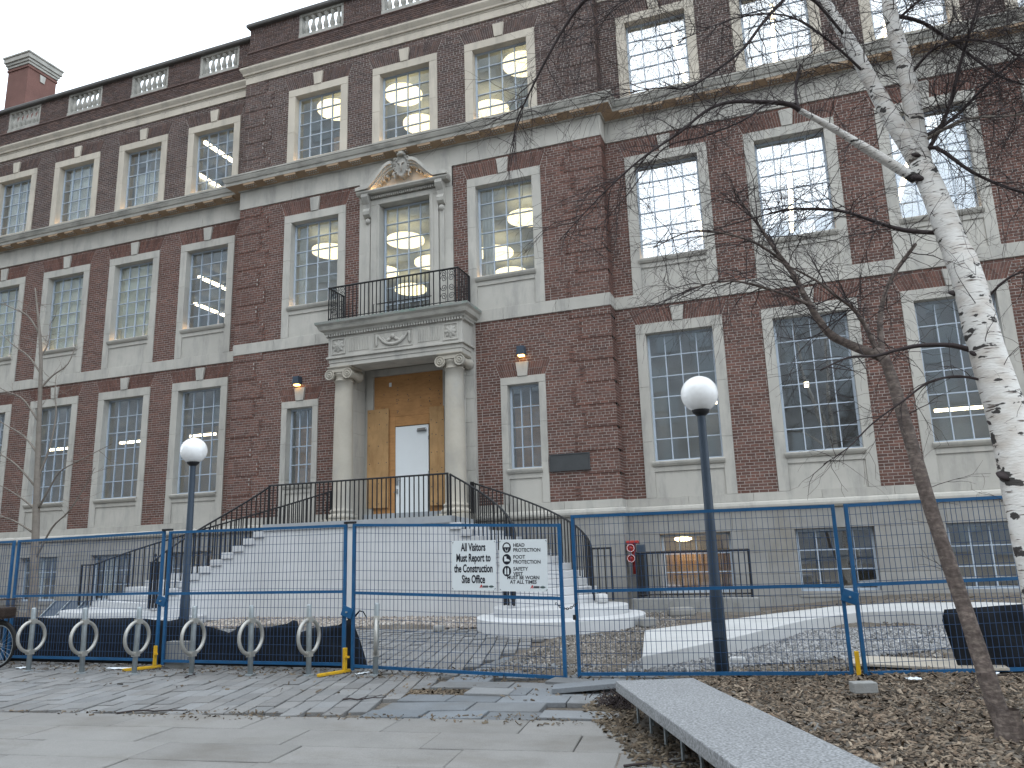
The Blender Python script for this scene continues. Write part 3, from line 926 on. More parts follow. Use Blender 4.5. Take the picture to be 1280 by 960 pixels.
# ---- interior --------------------------------------------------------------
roomw = M['room']
for nm, a, b, y in RUNS:
    yy = y + 0.305
    for z0, z1, mt in ((-0.6, -0.4, 'room_dark'), (2.35, 2.75, 'room'), (7.55, 8.15, 'room'), (12.35, 13.3, 'room'), (17.2, 17.95, 'room')):
        MB().box(a, b, yy, 29.0, z0, z1).build('floor_slab', M[mt], bld)
MB().box(XA, XB, 29.0, 29.2, -0.6, 17.95).build('rear_room_wall', M['room'], bld)
MB().box(XA, XB, 21.6, 21.7, -0.4, 2.35).build('basement_room_wall', M['room_warm'], bld)
for x in (XL, XR, -8.0 + 30):
    if XA < x < XB:
        for z0, z1 in ((2.75, 7.55), (8.15, 12.35), (13.3, 17.2)):
            MB().box(x - 0.08, x + 0.08, W + 0.3, 28.98, z0, z1).build('room_partition', M['room'], bld)
MB().box(XA - 0.2, XA, W, 29.2, -0.6, 18.0).build('end_wall', M['brick_dark'], bld)
MB().box(XB, XB + 0.2, W, 29.2, -0.6, 18.0).build('end_wall', M['brick_dark'], bld)
for x in (-21.1, -27.5):
    MB().box(x - 0.06, x + 0.06, W + 0.31, 28.98, 13.3, 17.2).build('room_partition', M['room'], bld)
MB().box(-16.0, -4.4, C + 1.6, C + 1.7, 2.76, 7.54).build('hall_wall', M['room_warm'], bld)
for x0, x1 in ((XA, XL - 0.1), (XR + 0.1, XB)):
    MB().box(x0, x1, 28.0, 28.1, 2.76, 7.54).build('hall_wall', M['room_warm' if x0 == XA else 'room'], bld)
# curtains and blinds behind the glass
def hanging(name, cx, y, z0, z1, w, mat, folds=14):
    n = folds * 4
    top = [(cx - w + 2 * w * i / n, y + 0.025 * sin(i * pi / 2) + rng.uniform(-0.006, 0.006)) for i in range(n + 1)]
    v = [(x, yy, z0) for x, yy in top] + [(x, yy, z1) for x, yy in top] + [(x, yy + 0.012, z0) for x, yy in top] + [(x, yy + 0.012, z1) for x, yy in top]
    m_ = n + 1
    f = []
    for i in range(n):
        f.append((i, i + 1, m_ + i + 1, m_ + i)); f.append((2 * m_ + i, 3 * m_ + i, 3 * m_ + i + 1, 2 * m_ + i + 1))
    MB().add(v, f).build(name, mat, bld, True)
for i in (1, 2, 3, 4): hanging('curtain', left_c[i] + (0.15 if i == 1 else 0.1), W + 0.31, 14.2, 16.5 if i > 1 else 15.6, 0.72, M['curtain'])
for i in (1, 2, 3, 4): hanging('blind', left_c[i], W + 0.31, 9.15, 12.1, 0.9, M['blind'], 3)
for i in (0, 1): hanging('blind', small_c[i] + 0.1, C + 0.42, 3.6, 5.5, 0.5, M['ply'], 2)
hanging('curtain', mid_c[0] - 0.75, C + 0.5, 9.2, 12.1, 0.14, M['curtain'], 3)
hanging('curtain', mid_c[2] - 0.70, C + 0.5, 9.2, 12.1, 0.16, M['curtain'], 3)
hanging('curtain', mid_c[0] + 0.55, C + 0.5, 14.1, 15.0, 0.25, M['ply_pale'], 3)
for i in (0, 1, 2, 3): hanging('curtain', left_c[i] - 0.45, W + 0.42, 0.5, 1.85, 0.3, M['curtain'], 4)

# panes: nearest as parts, the rest joined
pane_list.sort(key=lambda p: (p[0] - EYE.x) ** 2 + (p[2] - EYE.y) ** 2 + (p[3] - EYE.z) ** 2 + (0 if in_frame((p[0], p[2], p[3]), 1.0) else 1e6))
pm_cache = {}
for k, (x0, x1, y, z0, z1, win) in enumerate(pane_list[:300]):
    w_, h_ = round(x1 - x0, 3), round(z1 - z0, 3)
    if (w_, h_) not in pm_cache:
        pm_cache[w_, h_] = MB().box(-w_ / 2, w_ / 2, -0.003, 0.003, -h_ / 2, h_ / 2).mesh('pane', M['glass'])
    inst('pane', pm_cache[w_, h_], win, ((x0 + x1) / 2, y, (z0 + z1) / 2), rot=(rng.gauss(0, 0.004), 0, rng.gauss(0, 0.004)))
rest = MB()
for x0, x1, y, z0, z1, win in pane_list[300:]:
    a, b = rng.gauss(0, 0.004), rng.gauss(0, 0.004)
    hw_, hz = (x1 - x0) / 2, (z1 - z0) / 2
    xc, zc = (x0 + x1) / 2, (z0 + z1) / 2
    vs = []
    for dy in (-0.003, 0.003):
        for sx, sz in ((-1, -1), (1, -1), (1, 1), (-1, 1)):
            vs.append((xc + sx * hw_, y + dy + sx * hw_ * a + sz * hz * b, zc + sz * hz))
    rest.add(vs, [(0, 1, 2, 3), (7, 6, 5, 4), (0, 4, 5, 1), (1, 5, 6, 2), (2, 6, 7, 3), (3, 7, 4, 0)])
rest.build('pane', M['glass'], bld, kind='stuff')
# small warm lights standing on the outer sills
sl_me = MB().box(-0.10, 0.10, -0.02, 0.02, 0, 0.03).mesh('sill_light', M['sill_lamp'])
for (nm, i), win in wins.items():
    if nm in ('L2', 'L3', 'C2', 'C3', 'R2', 'R3'):
        cx = {'L': left_c, 'R': right_c, 'C': mid_c}[nm[0]][i]
        y = C if nm[0] == 'C' else W
        z = S2[2] if nm[1] == '2' else S3[2]
        inst('sill_light', sl_me, win, (cx - 0.70, y + 0.10, z + 0.004))
        inst('sill_light', sl_me, win, (cx + 0.55, y + 0.10, z + 0.004))
# roof
MB().box(XA, XB, W + 0.35, 29.2, 17.955, 17.985).build('roof', M['coping'], bld)
MB().box(XL + 0.4, XR - 0.4, C + 0.35, W + 0.348, 17.955, 17.985).build('roof', M['coping'], bld)

# ------------------------------------------------------------------ portal
por = empty('entrance_portal', bld)
LZ = 2.44            # landing height
sc_ = M['stone_column']
# recess walls and soffit
for k in range(7):
    za, zb = LZ + k * 0.655, LZ + (k + 1) * 0.655 - 0.004
    for sg in (-1, 1):
        a, b = sorted((XC + sg * 1.62, XC + sg * 1.90)); MB().box(a, b, 19.30, 20.12, za, zb).build('jamb_stone', st, por, bevel=0.006)
        a, b = sorted((XC + sg * 1.902, XC + sg * 2.17)); MB().box(a, b, 19.36, 19.90, za, zb).build('pilaster_stone', st, por, bevel=0.006)
MB().box(XC - 1.62, XC + 1.62, 19.30, 20.30, 7.02, 7.10).build('soffit_stone', st, por)
for x0, x1, z0, z1 in rects_minus(XC - 1.618, XC + 1.618, LZ, 7.02, [(XC - 1.33, XC + 0.93, 2.2, 6.80)]):
    MB().box(x0, x1, 20.0, 20.14, z0, z1).build('back_wall_stone', st, por)
for x0, x1, z0, z1 in rects_minus(XC - 1.55, XC + 1.15, LZ, 7.0, [(XC - 1.33, XC + 0.93, 2.2, 6.80)]):
    MB().box(x0, x1, 19.955, 19.998, z0, z1).build('door_architrave', st, por, bevel=0.01)
# plywood hoarding and site door: a thing leaning in the opening
hoard = thing('plywood_hoarding', 'orange plywood boards closing the main entrance around a plain white site door', 'hoarding', (XC, 20.0, LZ))
def hb(name, x0, x1, y0, y1, z0, z1, m, bev=0.0):
    return MB().box(x0, x1, y0 - 20.0, y1 - 20.0, z0 - LZ, z1 - LZ).build(name, M[m], hoard, bevel=bev)
hb('upper_board', -1.325, 0.925, 20.02, 20.045, 5.55, 6.79, 'ply')
hb('frame_board', -1.325, -0.625, 20.02, 20.045, 2.50, 5.545, 'ply')
hb('frame_board', 0.475, 0.925, 20.02, 20.045, 2.50, 5.545, 'ply')
hb('frame_board', -0.62, 0.47, 20.02, 20.045, 5.26, 5.545, 'ply')
hb('side_board', -1.50, -0.80, 19.93, 19.953, 2.93, 5.80, 'ply_pale')
hb('side_board', 0.52, 0.97, 19.93, 19.953, 2.92, 5.72, 'ply_pale')
hb('threshold', -0.95, 0.55, 19.90, 20.05, 2.445, 2.69, 'ply')
d_ = hb('door', -0.60, 0.455, 19.985, 20.03, 2.72, 5.23, 'white_door', 0.006)
door = d_
hb('paper_notice', -0.83, -0.75, 20.01, 20.018, 6.46, 6.58, 'plastic_white')
def under(o, p): o.parent = p; return o
under(MB().box(0.10, 0.40, -0.05, -0.017, 2.60, 2.64).add([(0.14, -0.12, 2.63), (0.40, -0.12, 2.63), (0.40, -0.05, 2.70), (0.12, -0.05, 2.70)], [(0, 1, 2, 3)]).build('door_closer', M['steel'], None), door)
under(MB().box(-0.57, -0.50, -0.03, -0.017, 1.10, 1.34).tube([(-0.535, -0.03, 1.24), (-0.535, -0.08, 1.24), (-0.45, -0.08, 1.24)], 0.014, n=6).build('door_handle', M['steel'], None), door)
under(MB().box(-0.56, -0.51, -0.035, -0.017, 0.86, 1.0).box(-0.65, -0.57, -0.03, -0.018, 0.90, 0.93).build('hasp', M['steel'], None), door)
for z in (0.45, 1.35, 2.35): under(MB().box(0.445, 0.475, -0.028, -0.012, z, z + 0.11).build('hinge', M['steel'], None), door)
scr = MB()
for xs, zs_ in (((-1.44, -1.12, -0.86), (3.05, 3.6, 4.2, 4.75, 5.3, 5.7)), ((0.58, 0.74, 0.91), (3.0, 3.4, 3.9, 4.4, 4.9, 5.3))):
    for x in xs:
        for z in zs_:
            zz = z + rng.uniform(-0.06, 0.06) - LZ
            xx = x + rng.uniform(-0.02, 0.02)
            scr.box(xx - 0.013, xx + 0.013, -0.076, -0.0705, zz - 0.013, zz + 0.013)
for k in range(34):
    xx, zz = rng.choice((-1.0, -0.55, -0.2, 0.2, 0.5, 0.8)) + rng.uniform(-.03, .03), rng.uniform(5.65, 6.7) - LZ
    scr.box(xx - 0.012, xx + 0.012, 0.014, 0.0195, zz - 0.012, zz + 0.012)
scr.build('screw_heads', M['coping'], hoard, kind='stuff')
# columns
for sg in (-1, 1):
    cx = XC + sg * 1.73
    cy = 19.0
    col = [( 'column_plinth', None)]
    MB().box(cx - 0.40, cx + 0.40, cy - 0.38, cy + 0.36, LZ, LZ + 0.16).build('column_plinth', sc_, por, bevel=0.01)
    pr = [(0.37, 0.162), (0.40, 0.20), (0.40, 0.26), (0.36, 0.29), (0.31, 0.31), (0.31, 0.34), (0.34, 0.37), (0.34, 0.40), (0.30, 0.43), (0.285, 0.47)]
    H0, H1 = 0.47, 6.47 - LZ
    for k in range(1, 13):
        t = k / 12
        pr.append((0.285 - 0.035 * t ** 1.6, H0 + (H1 - H0) * t))
    pr += [(0.27, H1 + 0.01), (0.285, H1 + 0.03), (0.27, H1 + 0.05), (0.25, H1 + 0.06), (0.25, H1 + 0.15), (0.30, H1 + 0.20), (0.31, H1 + 0.25)]
    MB().lathe((cx, cy, LZ), pr, 40).build('column_shaft', sc_, por, True)
    # Ionic capital: volutes, bolsters, abacus
    zc = 6.70
    cap = MB()
    for s2 in (-1, 1):
        vx = cx + s2 * 0.29
        n = 20
        ring = lambda r, y: [(vx + r * cos(2 * pi * k / n), y, zc - 0.03 + r * sin(2 * pi * k / n)) for k in range(n)]
        prof = [(0.15, cy - 0.30), (0.155, cy - 0.33), (0.13, cy - 0.335), (0.122, cy - 0.31), (0.085, cy - 0.305), (0.08, cy - 0.335), (0.06, cy - 0.34), (0.05, cy - 0.315), (0.03, cy - 0.315), (0.028, cy - 0.35), (0.004, cy - 0.352)]
        rs = [ring(0.004, cy + 0.352)] + [ring(r, 2 * cy - y) for r, y in reversed(prof[:2])] + [ring(0.115, cy + 0.15), ring(0.095, cy), ring(0.115, cy - 0.15)] + [ring(r, y) for r, y in prof]
        vs = [p for r in rs for p in r]
        fs = [(j * n + k, (j + 1) * n + k, (j + 1) * n + (k + 1) % n, j * n + (k + 1) % n) for j in range(len(rs) - 1) for k in range(n)]
        MB().add(vs, fs).build('volute', sc_, por, True)
    MB().box(cx - 0.29, cx + 0.29, cy - 0.32, cy + 0.32, zc + 0.03, zc + 0.125).build('capital_band', sc_, por)
    MB().add([(cx + sx * a, cy + sy * a, z) for a, z in ((0.31, zc + 0.127), (0.36, zc + 0.17), (0.36, zc + 0.20)) for sx, sy in ((-1, -1), (1, -1), (1, 1), (-1, 1))],
             [(3, 2, 1, 0), (8, 9, 10, 11)] + [(j * 4 + k, j * 4 + (k + 1) % 4, j * 4 + 4 + (k + 1) % 4, j * 4 + 4 + k) for j in range(2) for k in range(4)]).build('abacus', sc_, por)
# entablature
EY, EH = 18.72, 2.10
def ent(name, hwid, yf, z0, z1, m=st):
    return MB().box(XC - hwid, XC + hwid, yf, 19.55, z0, z1).build(name, m, por, bevel=0.008)
for sg in (-1, 1):
    pass
ent('architrave_stone', EH - 0.03, EY + 0.03, 6.905, 7.02)
ent('architrave_stone', EH - 0.01, EY + 0.01, 7.022, 7.14)
ent('architrave_stone', EH + 0.05, EY - 0.05, 7.142, 7.20)
ent('frieze_block', EH, EY, 7.202, 7.78)
# carving on the frieze
for sg in (-1, 1):
    for k in range(13):
        x = XC + sg * (0.78 + 0.052 * k)
        MB().box(x - 0.017, x + 0.017, EY - 0.016, EY - 0.001, 7.30, 7.70).build('flute', st, por)
    x = XC + sg * 1.76
    for a in ((x - .23, x + .23, 7.26, 7.30), (x - .23, x + .23, 7.70, 7.74), (x - .23, x - .19, 7.302, 7.698), (x + .19, x + .23, 7.302, 7.698)):
        MB().box(a[0], a[1], EY - 0.028, EY - 0.001, a[2], a[3]).build('panel_border', st, por)
    ro = MB()
    n = 40
    vs = []
    for r_, o in ((0.165, 0.0), (0.15, 0.03), (0.09, 0.022), (0.06, 0.05), (0.01, 0.055)):
        for k in range(n):
            q = r_ * (1 + 0.20 * cos(8 * 2 * pi * k / n))
            vs.append((x + q * cos(2 * pi * k / n), EY - o, 7.50 + q * sin(2 * pi * k / n)))
    ro.add(vs, [(j * n + k, (j + 1) * n + k, (j + 1) * n + (k + 1) % n, j * n + (k + 1) % n) for j in range(4) for k in range(n)])
    ro.build('rosette', st, por, True)
for a in ((-.62, .62, 7.26, 7.285), (-.62, .62, 7.715, 7.74), (-.62, -.595, 7.287, 7.713), (.595, .62, 7.287, 7.713)):
    MB().box(XC + a[0], XC + a[1], EY - 0.02, EY - 0.001, a[2], a[3]).build('panel_border', st, por)
gl = [(XC + 0.46 * sin(t), EY - 0.02, 7.66 - 0.30 * cos(t) ** 1.5 if abs(t) < pi / 2 else 7.66) for t in [(-1 + k / 10) * pi / 2 for k in range(21)]]
MB().tube(gl, [0.022 + 0.028 * cos((-1 + k / 10) * pi / 2) for k in range(21)], n=8).build('garland', st, por, True)
for sg in (-1, 1):
    MB().tube([(XC + sg * 0.50, EY - 0.02, 7.68), (XC + sg * 0.52, EY - 0.025, 7.55), (XC + sg * 0.51, EY - 0.02, 7.40), (XC + sg * 0.53, EY - 0.015, 7.32)], [0.04, 0.03, 0.045, 0.015], n=8).build('garland_drop', st, por, True)
    MB().tube([(XC + sg * 0.07, EY - 0.02, 7.52), (XC + sg * 0.22, EY - 0.02, 7.45), (XC + sg * 0.33, EY - 0.02, 7.56)], [0.05, 0.035, 0.03], n=8).build('garland_leaf', st, por, True)
MB().lathe((XC, EY - 0.01, 7.58), [(0.01, -0.07), (0.06, -0.05), (0.075, 0), (0.06, 0.05), (0.01, 0.07)], 14).build('garland_boss', st, por, True)
for k in range(52):
    x = XC - 2.10 + 4.20 * k / 51
    MB().box(x - 0.026, x + 0.026, EY - 0.085, EY - 0.002, 7.80, 7.87).build('dentil', st, por)
for k in range(8):
    y = EY + 0.03 + k * 0.083
    for sg in (-1, 1):
        a, b = sorted((XC + sg * (EH + 0.002), XC + sg * (EH + 0.085)))
        MB().box(a, b, y - 0.026, y + 0.026, 7.80, 7.87).build('dentil', st, por)
ent('bed_mould', EH + 0.02, EY - 0.02, 7.782, 7.80)
path = [((XC - EH, 19.50), (-1, 0)), ((XC - EH, EY), (-1, -1)), ((XC + EH, EY), (1, -1)), ((XC + EH, 19.50), (1, 0))]
def psweep(name, prof, mat):
    o = sweep(name, prof, mat, path); o.parent = por; return o
psweep('portal_cornice', [(-0.3, 7.872), (0.09, 7.872), (0.11, 7.93), (0.20, 7.97), (0.22, 8.02), (0.24, 8.08), (0.29, 8.13), (-0.3, 8.15)], M['stone_cornice'])
psweep('copper_gutter', [(-0.3, 8.152), (0.29, 8.134), (0.30, 8.20), (0.27, 8.215), (-0.3, 8.24)], M['copper'])
MB().box(XC - EH + 0.29, XC + EH - 0.29, EY + 0.29, 19.50, 8.15, 8.22).build('balcony_floor', M['copper'], por)

# balcony railing of wrought iron
rail = thing('balcony_railing', 'black wrought iron balcony railing with scrolled panels above the entrance', 'railing', (XC, 18.62, 8.22))
bar_me = MB().box(-0.0115, 0.0115, -0.0115, 0.0115, 0, 1).mesh('baluster', M['iron'])
post_me = MB().box(-0.02, 0.02, -0.02, 0.02, 0, 1).mesh('post', M['iron'])
RH = 1.04
def rbar(a, b, r, name='top_rail'):
    return MB().tube([a, b], r, n=4).build(name, M['iron'], rail)
for z, r in ((RH, 0.028), (0.10, 0.014)):
    rbar((-2.07, 0, z), (2.07, 0, z), r, 'top_rail' if z == RH else 'bottom_rail')
    rbar((-2.05, 0.02, z), (-2.05, 0.80, z), r, 'top_rail' if z == RH else 'bottom_rail')
    rbar((2.05, 0.02, z), (2.05, 0.80, z), r, 'top_rail' if z == RH else 'bottom_rail')
for x in (-2.05, 2.05, -1.5, 1.5, -1.97, 1.97):
    inst('post', post_me, rail, (x, 0, 0), sc=(0.7, 0.7, RH))
for x in (-2.05, 2.05): inst('post', post_me, rail, (x, 0.78, 0), sc=(1, 1, RH))
k = -1.38
while k < 1.4:
    inst('baluster', bar_me, rail, (k, 0, 0.0), sc=(1, 1, RH)); k += 0.128
for sg in (-1, 1):
    for q in range(1, 7):
        inst('baluster', bar_me, rail, (sg * 2.05, 0.112 * q, 0), sc=(1, 1, RH))
    # scroll panel
    scp = MB()
    for zc0 in (0.24, 0.50, 0.76, 0.95):
        for s2 in (-1, 1):
            cxp = sg * 1.735 + s2 * 0.115
            pts = []
            for t in range(22):
                a = t / 21 * 3.4 * pi
                rr = 0.105 * (1 - t / 25)
                pts.append((cxp - s2 * 0.0 + s2 * rr * cos(a) * 0.9, 0.0, zc0 + (0.02 if zc0 < 0.9 else -0.03) + rr * sin(a) * (1 if zc0 != 0.5 else -1)))
            scp.tube(pts, 0.010, n=4)
    scp.tube([(sg * 1.735, 0, 0.1), (sg * 1.735, 0, RH)], 0.012, n=4)
    scp.build('scroll_panel', M['iron'], rail)
rbar((-1.0, 0.75, 0.62), (0.95, 0.75, 0.62), 0.018, 'guard_bar')
for x in (-1.0, -0.35, 0.3, 0.95): inst('guard_post', post_me, rail, (x, 0.75, 0), sc=(0.5, 0.5, 0.62))

# wall lamps, plaque
for cx, cz, lab in ((-13.74, 6.80, 'small grey wall lamp glowing amber on the brick left of the entrance columns'), (-6.61, 6.88, 'small grey wall lamp glowing amber on the brick right of the entrance columns')):
    wl = thing('wall_lamp', lab, 'wall lamp', (cx, C, cz), group='wall lamps beside the entrance')
    MB().prism_xz([(-0.11, -0.11), (0.11, -0.11), (0.10, 0.13), (-0.10, 0.13)], -0.22, -0.016).build('lamp_body', M['pole'], wl, bevel=0.01)
    MB().box(-0.075, 0.075, -0.19, -0.06, -0.15, -0.112).build('lamp_lens', M['wall_lamp'], wl)
plq = thing('wall_plaque', 'dark bronze plaque fixed to the brick near the corner of the centre block', 'plaque', (-5.42, C - 0.02, 3.80))
MB().box(-0.54, 0.54, -0.03, 0.0, -0.225, 0.225).build('plaque_plate', M['bronze'], plq, bevel=0.01)
for a in ((-.54, .54, .195, .225), (-.54, .54, -.225, -.195), (-.54, -.51, -.195, .195), (.51, .54, -.195, .195)):
    MB().box(a[0], a[1], -0.042, -0.0305, a[2], a[3]).build('plaque_rim', M['bronze'], plq)

# ------------------------------------------------------------------ ceiling lights seen through the glass
disc_me = MB().lathe((0, 0, 0), [(0.58, 0.0), (0.62, 0.02), (0.62, 0.11), (0.58, 0.13)], 32).mesh('lamp_disc', M['disc_lamp'], False)
rod_me = MB().box(-0.006, 0.006, -0.006, 0.006, 0.12, 0.5).mesh('lamp_rod', M['steel'])
ords = ['first', 'second', 'third']
for z, spots, flo in ((11.72, ((-14.08, 21.5, 'left'), (-11.33, 21.7, 'balcony'), (-7.05, 21.65, 'right'), (-11.4, 23.85, 'balcony'), (-9.0, 23.95, 'right'), (-13.5, 24.0, 'left'), (-13.4, 26.1, 'balcony'), (-9.2, 26.1, 'right')), 'middle floor'),
                      (16.5, ((-13.5, 20.75, 'left'), (-10.95, 20.85, 'centre'), (-6.75, 20.8, 'right'), (-11.25, 22.7, 'centre'), (-8.6, 22.85, 'right')), 'top floor')):
    seen = {}
    for x, y, wn in spots:
        q = seen.get(wn, 0); seen[wn] = q + 1
        rowtxt = ['nearest the glass', 'deeper inside', 'deepest inside'][q]
        t = thing('disc_light', 'round yellow ceiling light %s, %s %s window above entrance' % (rowtxt, wn, flo), 'ceiling light', (x, y, z), group='round yellow ceiling lights')
        inst('lamp_disc', disc_me, t); inst('lamp_rod', rod_me, t)
def tube_light(x, y, z, ln, along, label, grp):
    t = thing('tube_light', label, 'ceiling light', (x, y, z), 0 if along == 'x' else pi / 2, grp)
    MB().box(-ln / 2, ln / 2, -0.06, 0.06, -0.03, 0.05).build('tube', M['tube_lamp'], t)
    MB().box(-ln / 2 - 0.02, ln / 2 + 0.02, -0.07, 0.07, 0.052, 0.12).build('housing', M['white_door'], t)
wing_name = {0: 'nearest the centre', 1: 'second from centre', 2: 'third from centre', 3: 'fourth from centre'}
for i, x in ((0, -19.08), (0, -21.0), (1, -23.5)):
    tube_light(x, 22.0 if x == -19.08 else 23.8, 16.6, 2.4, 'y', 'long white tube light %s the top floor left wing window %s' % ('behind' if x != -21.0 else 'deep behind', wing_name[i]), 'tube lights in the left wing')
for i, x in ((0, -20.08), (0, -22.4)):
    tube_light(x, 23.2 if i == 0 and x > -21 else 25.6, 11.95, 2.4, 'y', 'white tube light %s behind the middle floor left wing window %s' % ('near the glass' if x > -21 else 'deep', wing_name[i]), 'tube lights in the left wing')
for i, x in ((0, -23.4), (1, -27.25), (2, -31.6)):
    tube_light(x, 26.4, 6.85, 1.3, 'x', 'warm tube light hanging across the ground floor left wing window %s' % wing_name[i], 'tube lights in the left wing')
    tube_light(x + 0.3, 24.2, 5.2, 0.7, 'x', 'short warm tube light low behind the ground floor left wing window %s' % wing_name[i], 'tube lights in the left wing')
for i, x in ((0, -2.1), (1, 0.74), (2, 3.9), (3, 7.2)):
    tube_light(x, 24.3, 11.95, 4.8, 'y', 'long white tube light behind the middle floor right wing window %s' % wing_name[i], 'tube lights in the right wing')
    tube_light(x, 22.8, 16.6, 3.6, 'y', 'long white tube light behind the top floor right wing window %s' % wing_name[i], 'tube lights in the right wing')
tube_light(-2.3, 26.5, 6.4, 1.6, 'y', 'short tube light behind the ground floor window right of the centre block', 'tube lights in the right wing')
tube_light(5.0, 26.5, 5.4, 1.6, 'x', 'yellow tube light behind the ground floor window by the birch trunk', 'tube lights in the right wing')
tube_light(0.6, 24.5, 6.2, 0.4, 'y', 'small tube light behind the ground floor window left of the forked brown tree', 'tube lights in the right wing')
bl_ = thing('basement_light', 'oval glowing basement ceiling light behind the window by the iron railing', 'ceiling light', (-2.85, 20.62, 1.72))
MB().lathe((0, 0, 0), [(0.12, 0.0), (0.22, 0.03), (0.22, 0.08), (0.1, 0.10)], 20).build('lamp_glass', M['basement_lamp'], bl_)
bl2 = thing('basement_light', 'square yellow basement light behind the left staircase railing', 'ceiling light', (-17.7, 21.2, 1.35))
MB().box(-0.16, 0.16, -0.04, 0.04, -0.2, 0.2).build('lamp_glass', M['basement_lamp'], bl2)
# pale timber hoarding in the basement bay behind the railing
bh = thing('basement_boarding', 'pale plywood sheets standing inside the lit basement window', 'boarding', (-2.48, 20.85, 0.25))
for k in range(3):
    MB().box(-0.85 + k * 0.57, -0.29 + k * 0.57, 0.02 * (k % 2), 0.02 + 0.02 * (k % 2), 0.0, 1.18).build('plywood_sheet', M['ply_pale'], bh)

# ------------------------------------------------------------------ chimney
ch = thing('chimney_stack', 'tall red brick chimney with a stone cap rising behind the left wing', 'chimney', (-30.9, 22.7, 17.98))
M['brick_far'] = pm('far_red_brick', (0.155, 0.078, 0.064), 0.85, 0.2, 1.2, 0.5, 40, fine=0.2)
MB().box(-0.62, 0.62, -0.7, 0.7, 0, 5.6).build('shaft', M['brick_far'], ch)
MB().box(-0.66, 0.66, -0.74, 0.74, 5.45, 5.55).build('brick_band', M['brick_far'], ch)
for a, z0, z1 in ((0.05, 5.602, 5.72), (0.10, 5.722, 5.85), (0.16, 5.852, 6.06), (0.20, 6.062, 6.15)):
    MB().box(-0.62 - a, 0.62 + a, -0.7 - a, 0.7 + a, z0, z1).build('cap_stone', M['stone_cornice'], ch, bevel=0.015)
ks = MB().prism_xz([(-0.10, 0), (0.10, 0), (0.14, 0.34), (-0.14, 0.34)], -0.04, 0.0).build('keystone', M['stone'], ch)
ks.location = (0.622, 0, 5.05); ks.rotation_euler = (0, 0, pi / 2)

# ------------------------------------------------------------------ ground
def sstep(a, b, x):
    t = max(0.0, min(1.0, (x - a) / (b - a)))
    return t * t * (3 - 2 * t)
def gz(x, y):
    """ground height of the site behind the fence (paving tops sit at this height)"""
    h = 0.13 * sstep(12.5, 16.5, y) + 0.27 * sstep(-1.5, 2.5, x) * sstep(12.0, 18.5, y)
    h += 0.05 * sstep(-1.0, 1.5, x) * sstep(5, 8, y) * (1 - sstep(10.5, 12, y))
    return h
xs = [-300, -120, -60, -40, -30] + [-24 + 0.3 * k for k in range(int(33 / 0.3) + 1)] + [12, 16, 25, 60, 120, 300]
ys = [-300, -120, -60, -30, -15, -5, 0] + [1 + 0.3 * k for k in range(int(19.5 / 0.3) + 1)] + [26, 60, 120, 400]
gv, gf = [], []
for y in ys:
    for x in xs:
        dirt = (-4.3 < x < 9 and y > 9.9) or y > 15.2
        bump = 0.035 * (rng.random() - 0.3) if (dirt and 9 < y < 19 and -22 < x < 8) else 0.0
        gv.append((x, y, gz(x, y) - 0.05 + bump + (0.045 if dirt else 0.0)))
nx = len(xs)
for j in range(len(ys) - 1):
    for i in range(nx - 1):
        a = j * nx + i
        gf.append((a, a + 1, a + nx + 1, a + nx))
structure(MB().add(gv, gf).build('ground', M['soil'], smooth=True))

# rotated paving frame
PA = radians(7.2)
def uv(u, v): return (u * cos(PA) - v * sin(PA), u * sin(PA) + v * cos(PA))
def to_uv(x, y): return (x * cos(PA) + y * sin(PA), -x * sin(PA) + y * cos(PA))
def place_stones(name, parent, mat, cells, th, gap, jit, limit, uv=uv, PA=PA):
    """cells: (u0,u1,v0,v1); the largest in view become single parts, the rest one joined part"""
    c = []
    for u0, u1, v0, v1 in cells:
        x, y = uv((u0 + u1) / 2, (v0 + v1) / 2)
        c.append(((x - EYE.x) ** 2 + (y - EYE.y) ** 2 + (0 if in_frame((x, y, 0), 1.05) else 1e6), u0, u1, v0, v1))
    c.sort()
    joined = MB()
    for k, (_, u0, u1, v0, v1) in enumerate(c):
        x, y = uv((u0 + u1) / 2, (v0 + v1) / 2)
        hu, hv = (u1 - u0) / 2 - gap / 2, (v1 - v0) / 2 - gap / 2
        z = gz(x, y) + rng.gauss(0, jit)
        ta, tb = rng.gauss(0, jit * 1.6), rng.gauss(0, jit * 1.6)
        w = PA + rng.gauss(0, 0.006)
        ch_ = 0.006
        pts = []
        for zz, ins in ((-th, 0.0), (-ch_, 0.0), (0.0, ch_)):
            for sx, sy in ((-1, -1), (1, -1), (1, 1), (-1, 1)):
                a, b = sx * (hu - ins), sy * (hv - ins)
                pts.append((a * cos(w) - b * sin(w), a * sin(w) + b * cos(w), zz + a * ta + b * tb))
        fs = [(8, 9, 10, 11)] + [(j * 4 + q, j * 4 + (q + 1) % 4, j * 4 + 4 + (q + 1) % 4, j * 4 + 4 + q) for j in range(2) for q in range(4)]
        if k < limit:
            o = MB().add(pts, fs).build(name, mat, parent)
            o.location = (x, y, z)
        else:
            joined.add([(p[0] + x, p[1] + y, p[2] + z) for p in pts], fs)
    if joined.v:
        joined.build(name, mat, parent, kind='stuff')
